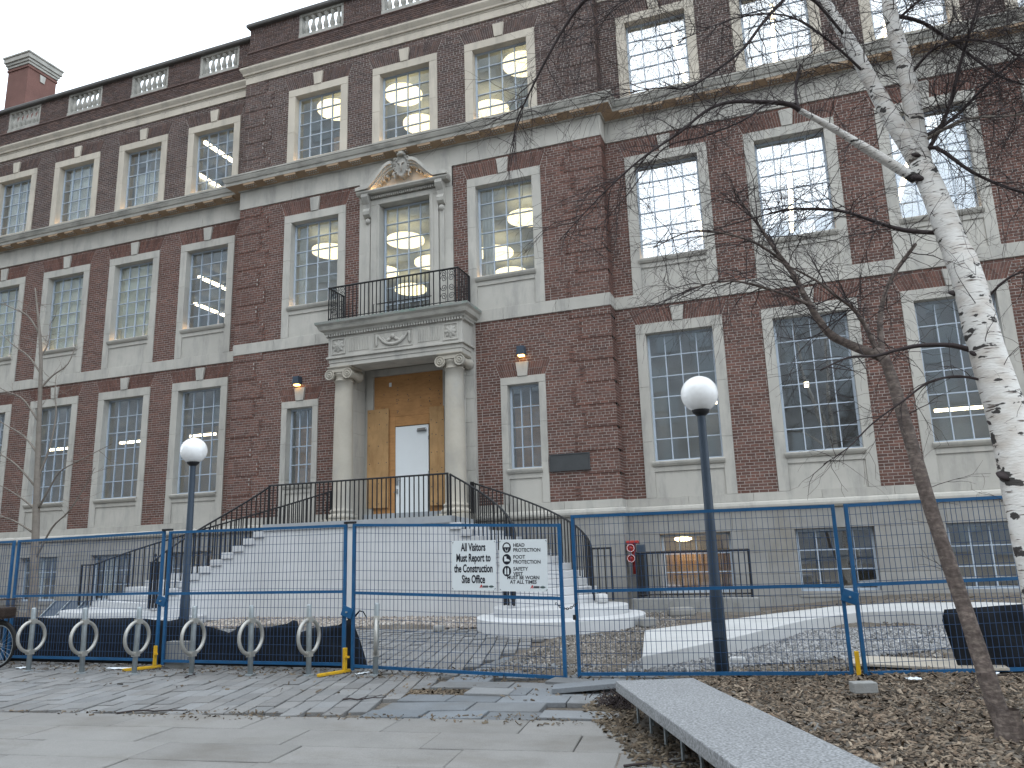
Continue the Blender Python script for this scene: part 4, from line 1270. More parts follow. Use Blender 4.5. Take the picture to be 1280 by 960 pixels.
# large plaza slabs in front
plaza = structure(MB().add([(-40, -6, -0.045), (16, -6, -0.045), (16, 7.0, -0.045), (-40, 7.0, -0.045)], [(0, 1, 2, 3)]).build('plaza', M['soil']))
cells = []
v = 7.60
row = 0
depths = [0.58, 0.57, 0.55, 0.52, 0.55, 0.56, 0.58, 0.55, 0.57, 0.6, 0.6, 0.6]
for d in depths:
    u = -16 + (row * 0.47) % 1.2
    while u < 3.2:
        w = rng.choice((1.15, 1.25, 1.4, 1.25))
        x, y = uv(u + w / 2, v - d / 2)
        if x < 0.6 or y < 4: cells.append((u, u + w, v - d, v))
        u += w
    v -= d; row += 1
place_stones('paving_slab', plaza, M['slab'], cells, 0.045, 0.009, 0.0022, 300)
# small pavers and bluestone flags
pav = structure(MB().add([(-22, 6.0, -0.048), (-4.0, 6.0, -0.048), (-4.0, 10.6, -0.048), (-22, 10.6, -0.048)], [(0, 1, 2, 3)]).build('pavement', M['soil']))
cells = []
PB = radians(17)
def uv2(u, v): return (u * cos(PB) - v * sin(PB), u * sin(PB) + v * cos(PB))
def split_u(v): return -3.35 + 0.10 * (v - 7.6)
u = -14.0
ci = 0
while u < 4.0:
    w = 0.215
    v = 8.2 + (0.2 if ci % 2 else 0.0)
    while v < 20.0:
        d = rng.choice((0.43, 0.43, 0.43, 0.215, 0.33))
        if ci % 2 == 0 and abs(v - 11.0) < 0.2: v += 0.07
        ok = rng.random() > 0.012
        for du in (0, w):
            for dv in (0, d):
                x, y = uv2(u + du, v + dv)
                su, sv = to_uv(x, y)
                if sv < 7.60 or su > split_u(sv) or y > 15.1 or x < -16: ok = False
        if not ok and d > 0.25:
            d = 0.215
            ok = True
            for du in (0, w):
                for dv in (0, d):
                    x, y = uv2(u + du, v + dv)
                    su, sv = to_uv(x, y)
                    if sv < 7.58 or su > split_u(sv) + 0.03 or y > 15.1 or x < -16: ok = False
        if ok: cells.append((u, u + w, v, v + d))
        v += d
    u += w; ci += 1
place_stones('paver', pav, M['paver'], cells, 0.045, 0.017, 0.004, 300, uv2, PB)
flag = structure(MB().add([(-4.0, 7.2, -0.049), (-1.5, 7.2, -0.049), (-1.5, 10.4, -0.049), (-4.0, 10.4, -0.049)], [(0, 1, 2, 3)]).build('flagstone_path', M['soil']))
cells = []
v = 7.62; row = 0
while v < 15.0:
    d = rng.choice((0.42, 0.46, 0.40, 0.36))
    u = split_u(v) + 0.02
    while u < 0.0:
        w = rng.choice((0.55, 0.75, 0.95, 0.62))
        x, y = uv(u + w / 2, v + d / 2)
        gone = (-4.75 < x < -3.75 and 8.25 < y < 9.05) or (-3.0 < x < -2.6 and 8.6 < y < 9.3) or (x > -1.9 and y > 8.2) or (x > -1.55) or (y > 11.5 and x > -4.0 + rng.uniform(-.6, .3)) or rng.random() < 0.04
        if not gone: cells.append((u, u + w, v, v + d))
        u += w
    v += d; row += 1
place_stones('flagstone', flag, M['bluestone'], cells, 0.05, 0.012, 0.006, 300)
def loose_slab(x, y, z, rz, tx, ty, w, d, label):
    o = MB().box(-w / 2, w / 2, -d / 2, d / 2, 0, 0.055).build('loose_flagstone', M['bluestone'], bevel=0.006)
    o.location = (x, y, z); o.rotation_euler = (tx, ty, rz)
    tag(o, label, 'flagstone', 'loose flagstones')
loose_slab(-2.42, 8.95, 0.02, 0.25, -0.03, -0.07, 0.75, 0.40, 'tilted bluestone flag lifted out of the path near the bench end')
loose_slab(-3.45, 8.62, -0.03, 0.12, 0.0, 0.02, 0.5, 0.38, 'single bluestone flag left in the patch of bare soil')
loose_slab(-2.75, 9.40, -0.02, -0.15, 0.03, 0.02, 0.5, 0.28, 'bluestone flag wedged under the gate in the blue fence')

# scattered loose material ----------------------------------------------------
def chips(n, region, zf, size, mat, name, flat=0.35, long_=2.2, lift=0.0):
    V = np.empty((n * 8, 3)); 
    k = 0
    while k < n:
        x, y = region()
        z = zf(x, y) + lift
        s = size * rng.uniform(0.5, 1.5)
        a, b, c = s * rng.uniform(0.8, long_), s * rng.uniform(0.4, 0.9), s * flat * rng.uniform(0.5, 1.2)
        r1, r2, r3 = rng.uniform(0, 6.28), rng.gauss(0, 0.35), rng.gauss(0, 0.35)
        ca, sa = cos(r1), sin(r1)
        i = 0
        for sz in (-1, 1):
            tp = 0.75 if sz > 0 else 1.0
            for sx, sy in ((-1, -1), (1, -1), (1, 1), (-1, 1)):
                px, py, pz = sx * a * tp * rng.uniform(0.7, 1.1), sy * b * tp * rng.uniform(0.7, 1.1), sz * c
                pz += px * r2 + py * r3
                V[k * 8 + i] = (x + px * ca - py * sa, y + px * sa + py * ca, z + pz)
                i += 1
        k += 1
    F = np.array([(4, 5, 6, 7), (0, 1, 5, 4), (1, 2, 6, 5), (2, 3, 7, 6), (3, 0, 4, 7)])
    allf = (F[None] + (np.arange(n) * 8)[:, None, None]).reshape(-1, 4)
    me = bpy.data.meshes.new(name)
    me.vertices.add(n * 8); me.vertices.foreach_set('co', V.ravel())
    me.loops.add(allf.size); me.loops.foreach_set('vertex_index', allf.ravel().astype(np.int32))
    me.polygons.add(len(allf)); me.polygons.foreach_set('loop_start', np.arange(0, allf.size, 4, dtype=np.int32))
    me.update(calc_edges=True); me.validate()
    me.materials.append(mat)
    o = bpy.data.objects.new(name, me); COL.objects.link(o)
    o['kind'] = 'stuff'
    return o
BL = [(-1.76, 7.54), (-0.53, 4.91)]        # left edge of the bench slab
def mulch_region():
    while True:
        x, y = rng.uniform(-1.4, 6.5), rng.uniform(3.4, 10.35)
        # right of the bench slab's centre line
        t = (y - 7.54) / (4.91 - 7.54)
        if x > -1.76 + 1.23 * t + 0.35 and (y < 10.1 or x > -1.2): return x, y
def mz(x, y): return 0.012 + gz(x, y) + 0.03 * sin(1.7 * x + 0.6) * sin(1.3 * y) + 0.02
chips(38000, mulch_region, mz, 0.0135, M['mulch'], 'bark_mulch', 0.25, 3.2)
mb = MB()
gx = [-1.5 + 0.4 * i for i in range(22)]; gy = [3.0 + 0.4 * j for j in range(19)]
vs = [(x, y, mz(x, y) - 0.012) for y in gy for x in gx]
mul = structure(mb.add(vs, [(j * 22 + i, j * 22 + i + 1, (j + 1) * 22 + i + 1, (j + 1) * 22 + i) for j in range(18) for i in range(21)]).build('mulch_bed', M['soil'], smooth=True))
def reg(x0, x1, y0, y1, test=None):
    def f():
        while True:
            x, y = rng.uniform(x0, x1), rng.uniform(y0, y1)
            if test is None or test(x, y): return x, y
    return f
gzz = lambda x, y: gz(x, y) + 0.008
chips(9000, reg(-13.5, -5.0, 15.0, 16.75, lambda x, y: y > 15.4 + 0.25 * sin(x * 2.1)), lambda x, y: gzz(x, y) + 0.03 * sstep(15.3, 16.6, y), 0.026, M['gravel_pale'], 'pale_gravel', 0.7, 1.3)
chips(10000, reg(-4.2, 1.6, 10.2, 18.6, lambda x, y: x < -2.3 or y < 10.4 + 1.3 * (x + 2.3)), gzz, 0.014, M['rubble'], 'rubble_gravel', 0.6, 1.6)
chips(9000, reg(-2.3, 2.6, 10.3, 14.6, lambda x, y: y > 9.9 + 0.75 * (x + 2.2) and y < 11.6 + 1.35 * (x + 2.2)), lambda x, y: gzz(x, y) + 0.02, 0.019, M['gravel'], 'grey_gravel', 0.6, 1.4)
chips(2600, reg(-14, 3.0, 8.2, 11.0, lambda x, y: abs(y - 9.85) < 0.5 or rng.random() < 0.06), gzz, 0.012, M['litter'], 'leaf_litter', 0.2, 3.0, 0.004)
chips(2600, reg(-4.8, -1.6, 8.1, 9.5, lambda x, y: (-4.75 < x < -3.7 and 8.25 < y < 9.05) or (x > -3.1 and y > 8.5)), lambda x, y: -0.02, 0.016, M['litter'], 'soil_litter', 0.25, 3.0)
chips(420, reg(-8.6, -1.5, 6.6, 8.2, lambda x, y: abs(to_uv(x, y)[1] - 7.6) < 0.12 + 0.15 * max(0, sin(x * 1.9))), gzz, 0.010, M['litter'], 'joint_debris', 0.25, 2.5)
chips(1500, reg(-2.2, -0.6, 5.0, 8.6, lambda x, y: -0.25 < x + 1.76 - (7.54 - y) * 0.468 < 0.5), gzz, 0.016, M['litter'], 'bench_litter', 0.25, 3.0)
chips(2200, reg(-1.0, 8, 10.2, 18.5), gzz, 0.02, M['litter'], 'site_litter', 0.3, 2.6)

# ------------------------------------------------------------------ entrance staircase
stair = thing('entrance_staircase', 'pale horseshoe staircase with white stucco sides curving down from the entrance landing', 'staircase', (XC, 18.0, 0))
SO = Vector((XC, 18.0, 0))
def sb(mb, name, m, parent=stair, **k):
    mb.v = [(x - SO.x, y - SO.y, z - SO.z) for x, y, z in mb.v]
    return mb.build(name, m, parent, **k)
NS = 14
RISE = 0.165
G0 = 0.13
def inner(t): th = (1 - t) * pi / 2; return (2.56 + 1.99 * cos(th), 15.2 + 1.55 * sin(th))
def outer0(t, st=1.0): th = (1 - t) * (pi / 2 - 0.24) + 0.24; return (2.12 + 3.95 * st * cos(th), 16.1 + 3.05 * sin(th))
LAND = [(-2.60, 16.70), (2.60, 16.70), (2.60, 16.80), (2.16, 19.28), (-2.16, 19.28), (-2.60, 16.80)]
sb(MB().prism_xy([(XC + x, y) for x, y in LAND], LZ - 0.16, LZ), 'landing_slab', M['landing'])
sb(MB().prism_xy([(XC + x * 0.985, y + 0.04) for x, y in LAND], 0.0, LZ - 0.161), 'stair_wall', M['stucco'])
sb(MB().box(XC - 1.62, XC + 1.62, 19.28, 20.0, 2.30, LZ), 'porch_floor', M['landing'])
NT = 11              # treads between the landing and the wide bottom steps
for sg in (-1, 1):
    ST = 1.0 if sg > 0 else 1.6
    outer = lambda t, ST=ST: outer0(t, ST)
    X = lambda p: (XC + sg * p[0], p[1])
    sidewall = MB()
    for i in range(NT):
        t0, t1 = i / NT, (i + 1) / NT
        z = LZ - RISE * (i + 1)
        a, b, c, d = inner(t0), inner(t1), outer(t1), outer(t0)
        # slab oversails the stucco a little on the inside
        def grow(p, q, e):
            v = Vector((p[0] - q[0], p[1] - q[1])); l = v.length
            return (p[0] + v.x / l * e, p[1] + v.y / l * e)
        a2, b2, c2, d2 = grow(a, d, 0.05), grow(b, c, 0.05), grow(c, b, 0.05), grow(d, a, 0.05)
        tm = ((outer(min(1, (i + 1.06) / NT))), (inner(min(1, (i + 1.08) / NT))))
        poly = [X(p) for p in (a2, grow(tm[1], tm[0], 0.05), grow(tm[0], tm[1], 0.05), d2)]
        if sg < 0: poly = poly[::-1]
        sb(MB().prism_xy(poly, z - 0.155, z), 'step', M['step'], bevel=0.008)
        poly = [X(p) for p in (a, b, c, d)]
        if sg < 0: poly = poly[::-1]
        sidewall.prism_xy(poly, 0.0, z - 0.157)
    # weld the side wall blocks into one body
    o = sb(sidewall, 'stair_wall', M['stucco'])
    w2 = [(3.9, 16.3), (4.05, 15.5), (4.45, 14.95), (5.05, 14.72), (5.75, 14.80), (6.35, 15.20), (6.72, 15.85), (6.72, 16.45), (6.45, 17.0), (5.9, 17.2), (4.9, 16.4)]
    w1 = [(3.62, 16.3), (3.75, 15.3), (4.2, 14.45), (5.0, 13.98), (5.9, 14.05), (6.65, 14.55), (7.12, 15.35), (7.12, 16.2), (6.75, 17.1), (5.9, 17.5), (4.7, 16.6)]
    for nm, wp, z0, z1 in (('bottom_step', w2, 0.2, G0 + 2 * RISE), ('bottom_step', w1, 0.0, G0 + RISE)):
        # round the outline by corner cutting
        q = wp if sg > 0 else [(3.7 + (x - 3.7) * 1.45, y) for x, y in wp]
        for _ in range(2):
            q = [p for k in range(len(q)) for p in ((q[k][0] * .75 + q[(k + 1) % len(q)][0] * .25, q[k][1] * .75 + q[(k + 1) % len(q)][1] * .25), (q[k][0] * .25 + q[(k + 1) % len(q)][0] * .75, q[k][1] * .25 + q[(k + 1) % len(q)][1] * .75))]
        poly = [X(p) for p in q]
        if sg < 0: poly = poly[::-1]
        sb(MB().prism_xy(poly, z0, z1), nm, M['step'], bevel=0.012)
# railings
def railing_path(fn, t0, t1, n, z_at, inset, other):
    out = []
    for k in range(n + 1):
        t = t0 + (t1 - t0) * k / n
        p, q = fn(t), other(t)
        v = Vector((q[0] - p[0], q[1] - p[1])); v.normalize()
        out.append((p[0] + v.x * inset, p[1] + v.y * inset, z_at(t)))
    return out
zt = lambda t: LZ - RISE * NT * t
HR = 0.96
def make_rail(pts, label, xs=1, nb=None, mirror=1):
    """pts: (offset x, y, floor z)"""
    P = [(XC + mirror * x - SO.x, y - SO.y, z) for x, y, z in pts]
    g = empty('stair_railing', stair)
    MB().tube([(x, y, z + HR) for x, y, z in P], 0.024, n=6).build('handrail', M['iron'], g, True)
    # balusters at even spacing
    L_ = [0.0]
    for a, b in zip(P[:-1], P[1:]): L_.append(L_[-1] + math.hypot(b[0] - a[0], b[1] - a[1]))
    n = max(1, round(L_[-1] / 0.125))
    for k in range(n + 1):
        s = L_[-1] * k / n
        i = max(j for j in range(len(L_)) if L_[j] <= s + 1e-9)
        i = min(i, len(P) - 2)
        f = (s - L_[i]) / max(1e-9, L_[i + 1] - L_[i])
        x, y, z = (P[i][q] + (P[i + 1][q] - P[i][q]) * f for q in range(3))
        big = k in (0, n)
        inst('newel' if big else 'baluster', post_me if big else bar_me, g, (x, y, z - 0.12), sc=(1, 1, HR + 0.12) if not big else (1, 1, HR + 0.14))
    return g
make_rail([(-2.5, 16.78, LZ + 0.02), (2.5, 16.78, LZ + 0.02)], '')
for mir in (-1, 1):
    outer = lambda t, ST=(1.0 if mir > 0 else 1.6): outer0(t, ST)
    make_rail(railing_path(inner, 0.0, 1.0, 16, zt, 0.10, outer), '', mirror=mir)
    op = railing_path(outer, 0.0, 1.0, 18, zt, 0.10, inner)
    make_rail([(2.1, 19.30, LZ + 0.02)] + op[:1], '', mirror=mir)
    make_rail(op, '', mirror=mir)
    e = op[-1]
    make_rail([e, (e[0] + 0.42, e[1] - 0.02, e[2])], '', mirror=mir)
    # cluster of twisted bars round the inner newel
    x, y, z = inner(1.0)[0] - 0.02, inner(1.0)[1], zt(1.0)
    g = empty('newel_cluster', stair)
    for k in range(5):
        a = k * 2 * pi / 5
        inst('newel', bar_me, g, (mir * (x + 0.09 * cos(a)), y - 18.0 + 0.09 * sin(a), z - 0.1), sc=(1.4, 1.4, HR + 0.1))
    MB().tube([(mir * (x + 0.11 * cos(k * pi / 8)), y - 18.0 + 0.11 * sin(k * pi / 8), z + HR) for k in range(16)], 0.018, n=5, closed=True).build('rail_scroll', M['iron'], g, True)
    MB().lathe((mir * x, y - 18.0, z + HR + 0.02), [(0.008, 0), (0.012, 0.10), (0.035, 0.13), (0.035, 0.16), (0.01, 0.19)], 10).build('finial', M['iron'], g, True)

# ------------------------------------------------------------------ areaway kerb and railing in front of the basement window
curb = thing('areaway_kerb', 'rough grey concrete kerb under the black railing by the basement window', 'kerb', (-2.42, 18.5, 0))
MB().box(-1.40, 1.40, -0.12, 0.12, -0.05, 0.44).build('kerb_block', M['concrete'], curb, bevel=0.02)
ar = thing('areaway_railing', 'straight black iron railing standing on the concrete kerb before the lit basement window', 'railing', (-2.42, 18.5, 0.44))
MB().tube([(-1.24, 0, 1.02), (1.28, 0, 1.02)], 0.026, n=4).build('top_rail', M['iron'], ar)
MB().tube([(-1.24, 0, 0.08), (1.28, 0, 0.08)], 0.016, n=4).build('bottom_rail', M['iron'], ar)
for x in (-1.24, 1.28): inst('post', post_me, ar, (x, 0, 0), sc=(1.4, 1.4, 1.04))
for k in range(19): inst('baluster', bar_me, ar, (-1.12 + 0.128 * k, 0, 0), sc=(0.9, 0.9, 1.02))
for x in (-1.24,):
    MB().tube([(x, 0, 1.02), (x, 1.3, 1.02)], 0.022, n=4).build('top_rail', M['iron'], ar)
    for k in range(9): inst('baluster', bar_me, ar, (x, 0.14 * (k + 1), 0), sc=(0.9, 0.9, 1.02))
# fire department inlet on the wall
fi = thing('fire_inlet', 'red twin fire hose inlet with two round caps on the stone corner by the railing', 'fire inlet', (-3.93, 19.40, 1.38))
MB().box(-0.14, 0.16, 0.0, 0.2, 0.30, 0.38).build('hood', M['red'], fi, bevel=0.02)
MB().tube([(0.02, 0.12, -0.42), (0.02, 0.10, 0.32)], 0.055, n=10).build('riser_pipe', M['red'], fi, True)
for z in (0.20, -0.05):
    o = MB().lathe((0, 0, 0), [(0.06, -0.02), (0.095, 0.0), (0.105, 0.05), (0.075, 0.055), (0.07, 0.03), (0.04, 0.03), (0.035, 0.06), (0.004, 0.065)], 18).build('inlet_cap', M['red'], fi, True)
    o.location = (-0.04, 0.02, z); o.rotation_euler = (pi / 2, 0, 0.2)
    o2 = MB().tube([(0.087 * cos(k * pi / 8), 0.087 * sin(k * pi / 8), 0.056) for k in range(16)], 0.006, n=5, closed=True).build('white_ring', M['sign'], fi, True)
    o2.location = (-0.04, 0.02, z); o2.rotation_euler = (pi / 2, 0, 0.2)
MB().box(0.10, 0.30, 0.02, 0.2, -0.95, 0.28).build('pipe_cover', M['pole'], fi, bevel=0.02)
# debris on the site
def block(name, label, cat, x, y, z, rz, w, d, h, m, bev=0.01, grp=None):
    o = MB().box(-w / 2, w / 2, -d / 2, d / 2, 0, h).build(name, M[m], bevel=bev)
    o.location = (x, y, z); o.rotation_euler = (0, 0, rz)
    return tag(o, label, cat, grp)
bt = thing('concrete_block', 'grey hollow concrete block standing behind the blue fence against the black fabric', 'block', (-8.98, 9.905, 0.0), 0.03)
for x0, x1, z0, z1 in ((-0.2, 0.2, 0.0, 0.05), (-0.2, 0.2, 0.33, 0.38), (-0.2, -0.15, 0.052, 0.328), (-0.025, 0.025, 0.052, 0.328), (0.15, 0.2, 0.052, 0.328)):
    MB().box(x0, x1, -0.06, 0.06, z0, z1).build('block_web', M['concrete'], bt)
MB().box(-0.2, 0.2, -0.08, -0.062, 0.0, 0.38).build('block_face', M['concrete'], bt)
block('brick_offcut', 'small grey concrete brick lying on the bark mulch in front of the fence', 'block', 0.42, 8.75, 0.09, 0.3, 0.23, 0.14, 0.10, 'concrete')
bd = tag(MB().prism_xy([(0.42, 10.95), (0.40, 10.55), (1.40, 10.30), (2.0, 10.35), (2.0, 11.0), (0.62, 11.25)], 0.10, 0.125).build('plywood_sheet', M['ply_pale']), 'pale sheet of board lying on the dirt behind the right fence', 'board')
bd.data.materials[0] = pm('grey_board', (0.46, 0.41, 0.34), 0.85, 0.1, 2)
block('metal_hatch', 'sloping grey ribbed metal hatch against the building beyond the left fence', 'hatch', -19.6, 17.0, 0.1, 0, 1.7, 1.4, 0.05, 'pole')
ht = bpy.data.objects['metal_hatch']; ht.rotation_euler = (radians(42), 0, 0)
for k in range(4):
    o = MB().box(-0.85 + 0.56 * k, -0.82 + 0.56 * k, -0.7, 0.7, 0.052, 0.085).build('rib', M['galv'], ht)
block('stone_lump', 'pale broken stone lump on the rubble before the concrete kerb', 'rubble', -2.55, 17.3, 0.12, 0.4, 0.55, 0.3, 0.2, 'stone_base', 0.06)
block('white_rubble', 'white bag of rubble on the lowest stair tread beside the right newel', 'bag', -4.05, 16.55, G0 + 2 * RISE, 0.5, 0.26, 0.2, 0.2, 'new_concrete', 0.07)
for k, (x, y, s, lab) in enumerate(((-0.95, 11.1, 0.20, 'white broken stone against the foot of the right lamp post'), (-2.9, 15.3, 0.3, 'flat pale stone on the gravel right of the bottom step'), (-6.9, 14.6, 0.22, 'dirty brown stone on the paving behind the gate'))):
    block('broken_stone', lab, 'stone', x, y, gz(x, y), k * 0.7, s, s * 0.7, s * 0.55, 'new_concrete' if k < 1 else 'stone_base', 0.03, 'broken stones on the site')

# new concrete ramp
near = [(-2.05, 10.35, .2), (-1.75, 10.87, .21), (-1.09, 12.18, .24), (-0.45, 13.6, .28), (-0.08, 14.43, .3), (0.40, 15.0, .33), (0.79, 15.23, .36), (1.5, 14.99, .4), (2.13, 14.5, .42), (2.88, 13.57, .44), (4.2, 12.6, .45)]
far = [(-2.63, 13.61, .2), (-2.26, 14.21, .21), (-1.4, 15.1, .25), (-0.95, 15.5, .28), (-0.65, 15.74, .3), (0.0, 16.2, .34), (0.41, 16.48, .37), (1.66, 16.6, .42), (2.93, 16.3, .44), (4.0, 15.6, .44), (5.6, 14.8, .45)]
n = len(near)
v = near + far + [(x, y, -0.05) for x, y, z in near] + [(x, y, -0.05) for x, y, z in far]
f = []
for i in range(n - 1):
    f.append((i, i + 1, n + i + 1, n + i))
    f.append((2 * n + i, 2 * n + i + 1, i + 1, i))
    f.append((n + i, n + i + 1, 3 * n + i + 1, 3 * n + i))
f += [(0, n, 3 * n, 2 * n), (n - 1, 3 * n - 1, 4 * n - 1, 2 * n - 1)]
structure(MB().add(v, f).build('concrete_ramp', M['new_concrete'], bevel=0.012))

# ------------------------------------------------------------------ temporary fence
def fence_panel(p0, p1, zb0, zb1, zt0, zt1, label, wires=0.062, mid=0.525):
    """panel from p0 to p1: bottom and top heights at both ends"""
    t = thing('temporary_fence', label, 'fence', (p0[0], p0[1], 0), math.atan2(p1[1] - p0[1], p1[0] - p0[0]), 'blue temporary fence panels')
    L_ = math.hypot(p1[0] - p0[0], p1[1] - p0[1])
    B = lambda x: zb0 + (zb1 - zb0) * x / L_
    T = lambda x: zt0 + (zt1 - zt0) * x / L_
    for x in (0.021, L_ - 0.021):
        MB().box(x - 0.021, x + 0.021, -0.021, 0.021, B(x) - 0.04, T(x)).build('post', M['blue'], t, bevel=0.005)
    for nm, fr in (('top_rail', 1.0), ('mid_rail', mid), ('bottom_rail', 0.02)):
        a, b = (0.042, B(0) + (T(0) - B(0)) * fr - 0.02), (L_ - 0.042, B(L_) + (T(L_) - B(L_)) * fr - 0.02)
        MB().add([(x, y, z + dz) for x, z in (a, b) for y, dz in ((-0.019, -0.019), (0.019, -0.019), (0.019, 0.019), (-0.019, 0.019))],
                 [(0, 3, 2, 1), (4, 5, 6, 7)] + [(k, (k + 1) % 4, 4 + (k + 1) % 4, 4 + k) for k in range(4)]).build(nm, M['blue'], t)
    wm = MB()
    r = 0.0026
    x = 0.06
    while x < L_ - 0.05:
        b_ = rng.gauss(0, 0.004)
        wm.add([(x - r + q, -0.012 - r + p, z) for z, q in ((B(x) + 0.03, b_), (T(x) - 0.03, -b_)) for q, p in ((q, 0), (q + 2 * r, 0), (q + 2 * r, 2 * r), (q, 2 * r))],
               [(k, (k + 1) % 4, 4 + (k + 1) % 4, 4 + k) for k in range(4)])
        x += wires
    nh = 15
    for k in range(1, nh):
        f = k / nh
        za, zb = B(0) + (T(0) - B(0)) * f, B(L_) + (T(L_) - B(L_)) * f
        sag = rng.gauss(0, 0.008)
        for i in range(6):
            xa, xb = 0.04 + (L_ - 0.08) * i / 6, 0.04 + (L_ - 0.08) * (i + 1) / 6
            s0, s1 = sag * sin(pi * i / 6), sag * sin(pi * (i + 1) / 6)
            a, b = za + (zb - za) * i / 6 + s0, za + (zb - za) * (i + 1) / 6 + s1
            wm.add([(xx, -0.016 - r + p, zz + q) for xx, zz in ((xa, a), (xb, b)) for q, p in ((-r, 0), (r, 0), (r, 2 * r), (-r, 2 * r))],
                   [(k2, (k2 + 1) % 4, 4 + (k2 + 1) % 4, 4 + k2) for k2 in range(4)])
    wm.build('wire_mesh', M['wire'], t, kind='stuff')
    return t
fence_panel((-12.50, 9.86), (-9.30, 9.79), 0.10, 0.10, 2.00, 2.03, 'blue mesh fence panel at the far left behind the bicycle and first bike rings')
fence_panel((-9.20, 9.78), (-6.05, 9.80), 0.09, 0.09, 2.02, 2.00, 'blue mesh fence panel over the torn black fabric, left of the sign panel')
gate = fence_panel((-5.95, 9.80), (-2.84, 9.62), 0.07, 0.01, 2.00, 1.87, 'blue mesh fence gate carrying the two white site signs', mid=0.52)
fence_panel((-2.77, 9.86), (0.40, 10.02), 0.02, 0.07, 1.98, 1.97, 'blue mesh fence panel in front of the right globe lamp post')
fence_panel((0.50, 10.03), (3.70, 10.85), 0.07, 0.10, 1.97, 2.03, 'blue mesh fence panel at the right behind the leaning brown tree')
fence_panel((-15.8, 10.0), (-12.60, 9.87), 0.10, 0.10, 2.00, 2.00, 'blue mesh fence panel running out of view behind the bicycle')
def clamp(x, y, z, label):
    t = thing('fence_clamp', label, 'clamp', (x, y, z), group='blue clamps joining fence panels')
    o = MB().box(-0.085, 0.085, -0.045, -0.028, -0.07, 0.07).build('clamp_plate', M['blue'], t, bevel=0.006)
    o.rotation_euler = (0, 0.35, 0)
    o = MB().lathe((0, 0, 0), [(0.012, 0), (0.012, 0.07)], 8).build('bolt', M['galv'], t)
    o.rotation_euler = (pi / 2, 0, 0)
clamp(-9.25, 9.78, 0.98, 'blue clamp plate joining the fence posts behind the third bike ring')
clamp(-6.0, 9.79, 0.80, 'blue clamp plate on the fence posts left of the signs')
clamp(0.45, 10.01, 0.92, 'blue round clamp plate on the fence posts before the barred basement window')
capm = MB().box(-0.085, 0.085, -0.035, 0.035, -0.012, 0.02)
for x, y, z, lab in ((-9.25, 9.785, 2.04, 'dark cap over the paired fence posts near the left globe lamp'), (-6.0, 9.80, 2.015, 'dark cap over the paired fence posts below the portal')):
    o = MB().box(-0.085, 0.085, -0.035, 0.035, -0.012, 0.02).build('post_cap', M['iron'], bevel=0.006)
    o.location = (x, y, z); tag(o, lab, 'cap', 'caps on paired fence posts')
def foot(x, y, rz, label, full=True):
    t = thing('fence_stand', label, 'fence foot', (x, y, 0.0), rz, 'yellow fence feet')
    MB().box(-0.024, 0.024, -0.024, 0.024, 0.047, 0.33).build('socket', M['yellow'], t, bevel=0.005)
    MB().box(-0.027, 0.027, -0.44, 0.10, 0.006, 0.046).build('foot_bar', M['yellow'], t, bevel=0.008)
    MB().box(-0.010, 0.075, -0.02, 0.02, 0.20, 0.225).build('cross_bar', M['yellow'], t)
foot(-9.30, 9.745, -0.55, 'yellow metal fence foot beside the third bike ring')
foot(-6.02, 9.745, -0.35, 'yellow metal fence foot between the sixth and seventh bike rings')
foot(0.45, 9.98, 1.45, 'yellow fence foot half buried in mulch below the right hand clamp')
# chain and lock between the gate posts
chn = thing('gate_chain', 'dark steel chain with a padlock hanging between the two gate posts', 'chain', (-2.80, 9.72, 0.80))
pts = [(-0.16 + 0.28 * k / 12, -0.06, 0.10 - 0.07 * sin(pi * k / 12)) for k in range(13)]
for k in range(12):
    a, b = Vector(pts[k]), Vector(pts[k + 1])
    m_ = (a + b) / 2
    d = (b - a).normalized()
    s_ = Vector((0, 1, 0)) if k % 2 else d.cross(Vector((0, 1, 0)))
    MB().tube([m_ + d * 0.018 * cos(q * pi / 4) + s_ * 0.012 * sin(q * pi / 4) for q in range(8)], 0.0045, n=5, closed=True).build('chain_link', M['iron'], chn, True)
MB().box(0.06, 0.10, -0.08, -0.055, -0.10, -0.04).build('padlock', M['iron'], chn, bevel=0.005)

# ------------------------------------------------------------------ site signs
def letters(body, size, x, z, parent, m, sx=1.0, bold=0.0, align='CENTER', name='lettering', space=1.0):
    cu = bpy.data.curves.new('lettering', 'FONT')
    cu.body = body; cu.size = size; cu.align_x = align; cu.extrude = 0.0008; cu.offset = bold; cu.space_line = space
    cu.resolution_u = 3
    to = bpy.data.objects.new('lettering', cu)
    COL.objects.link(to)
    bpy.context.view_layer.update()
    me = bpy.data.meshes.new_from_object(to.evaluated_get(bpy.context.evaluated_depsgraph_get()))
    bpy.data.objects.remove(to); bpy.data.curves.remove(cu)
    me.materials.clear(); me.materials.append(m)
    o = bpy.data.objects.new(name, me); COL.objects.link(o); o.parent = parent
    o.location = (x, -0.0062, z); o.rotation_euler = (pi / 2, 0, 0); o.scale = (sx, 1, 1)
    return o
GA = math.atan2(-0.18, 3.11)
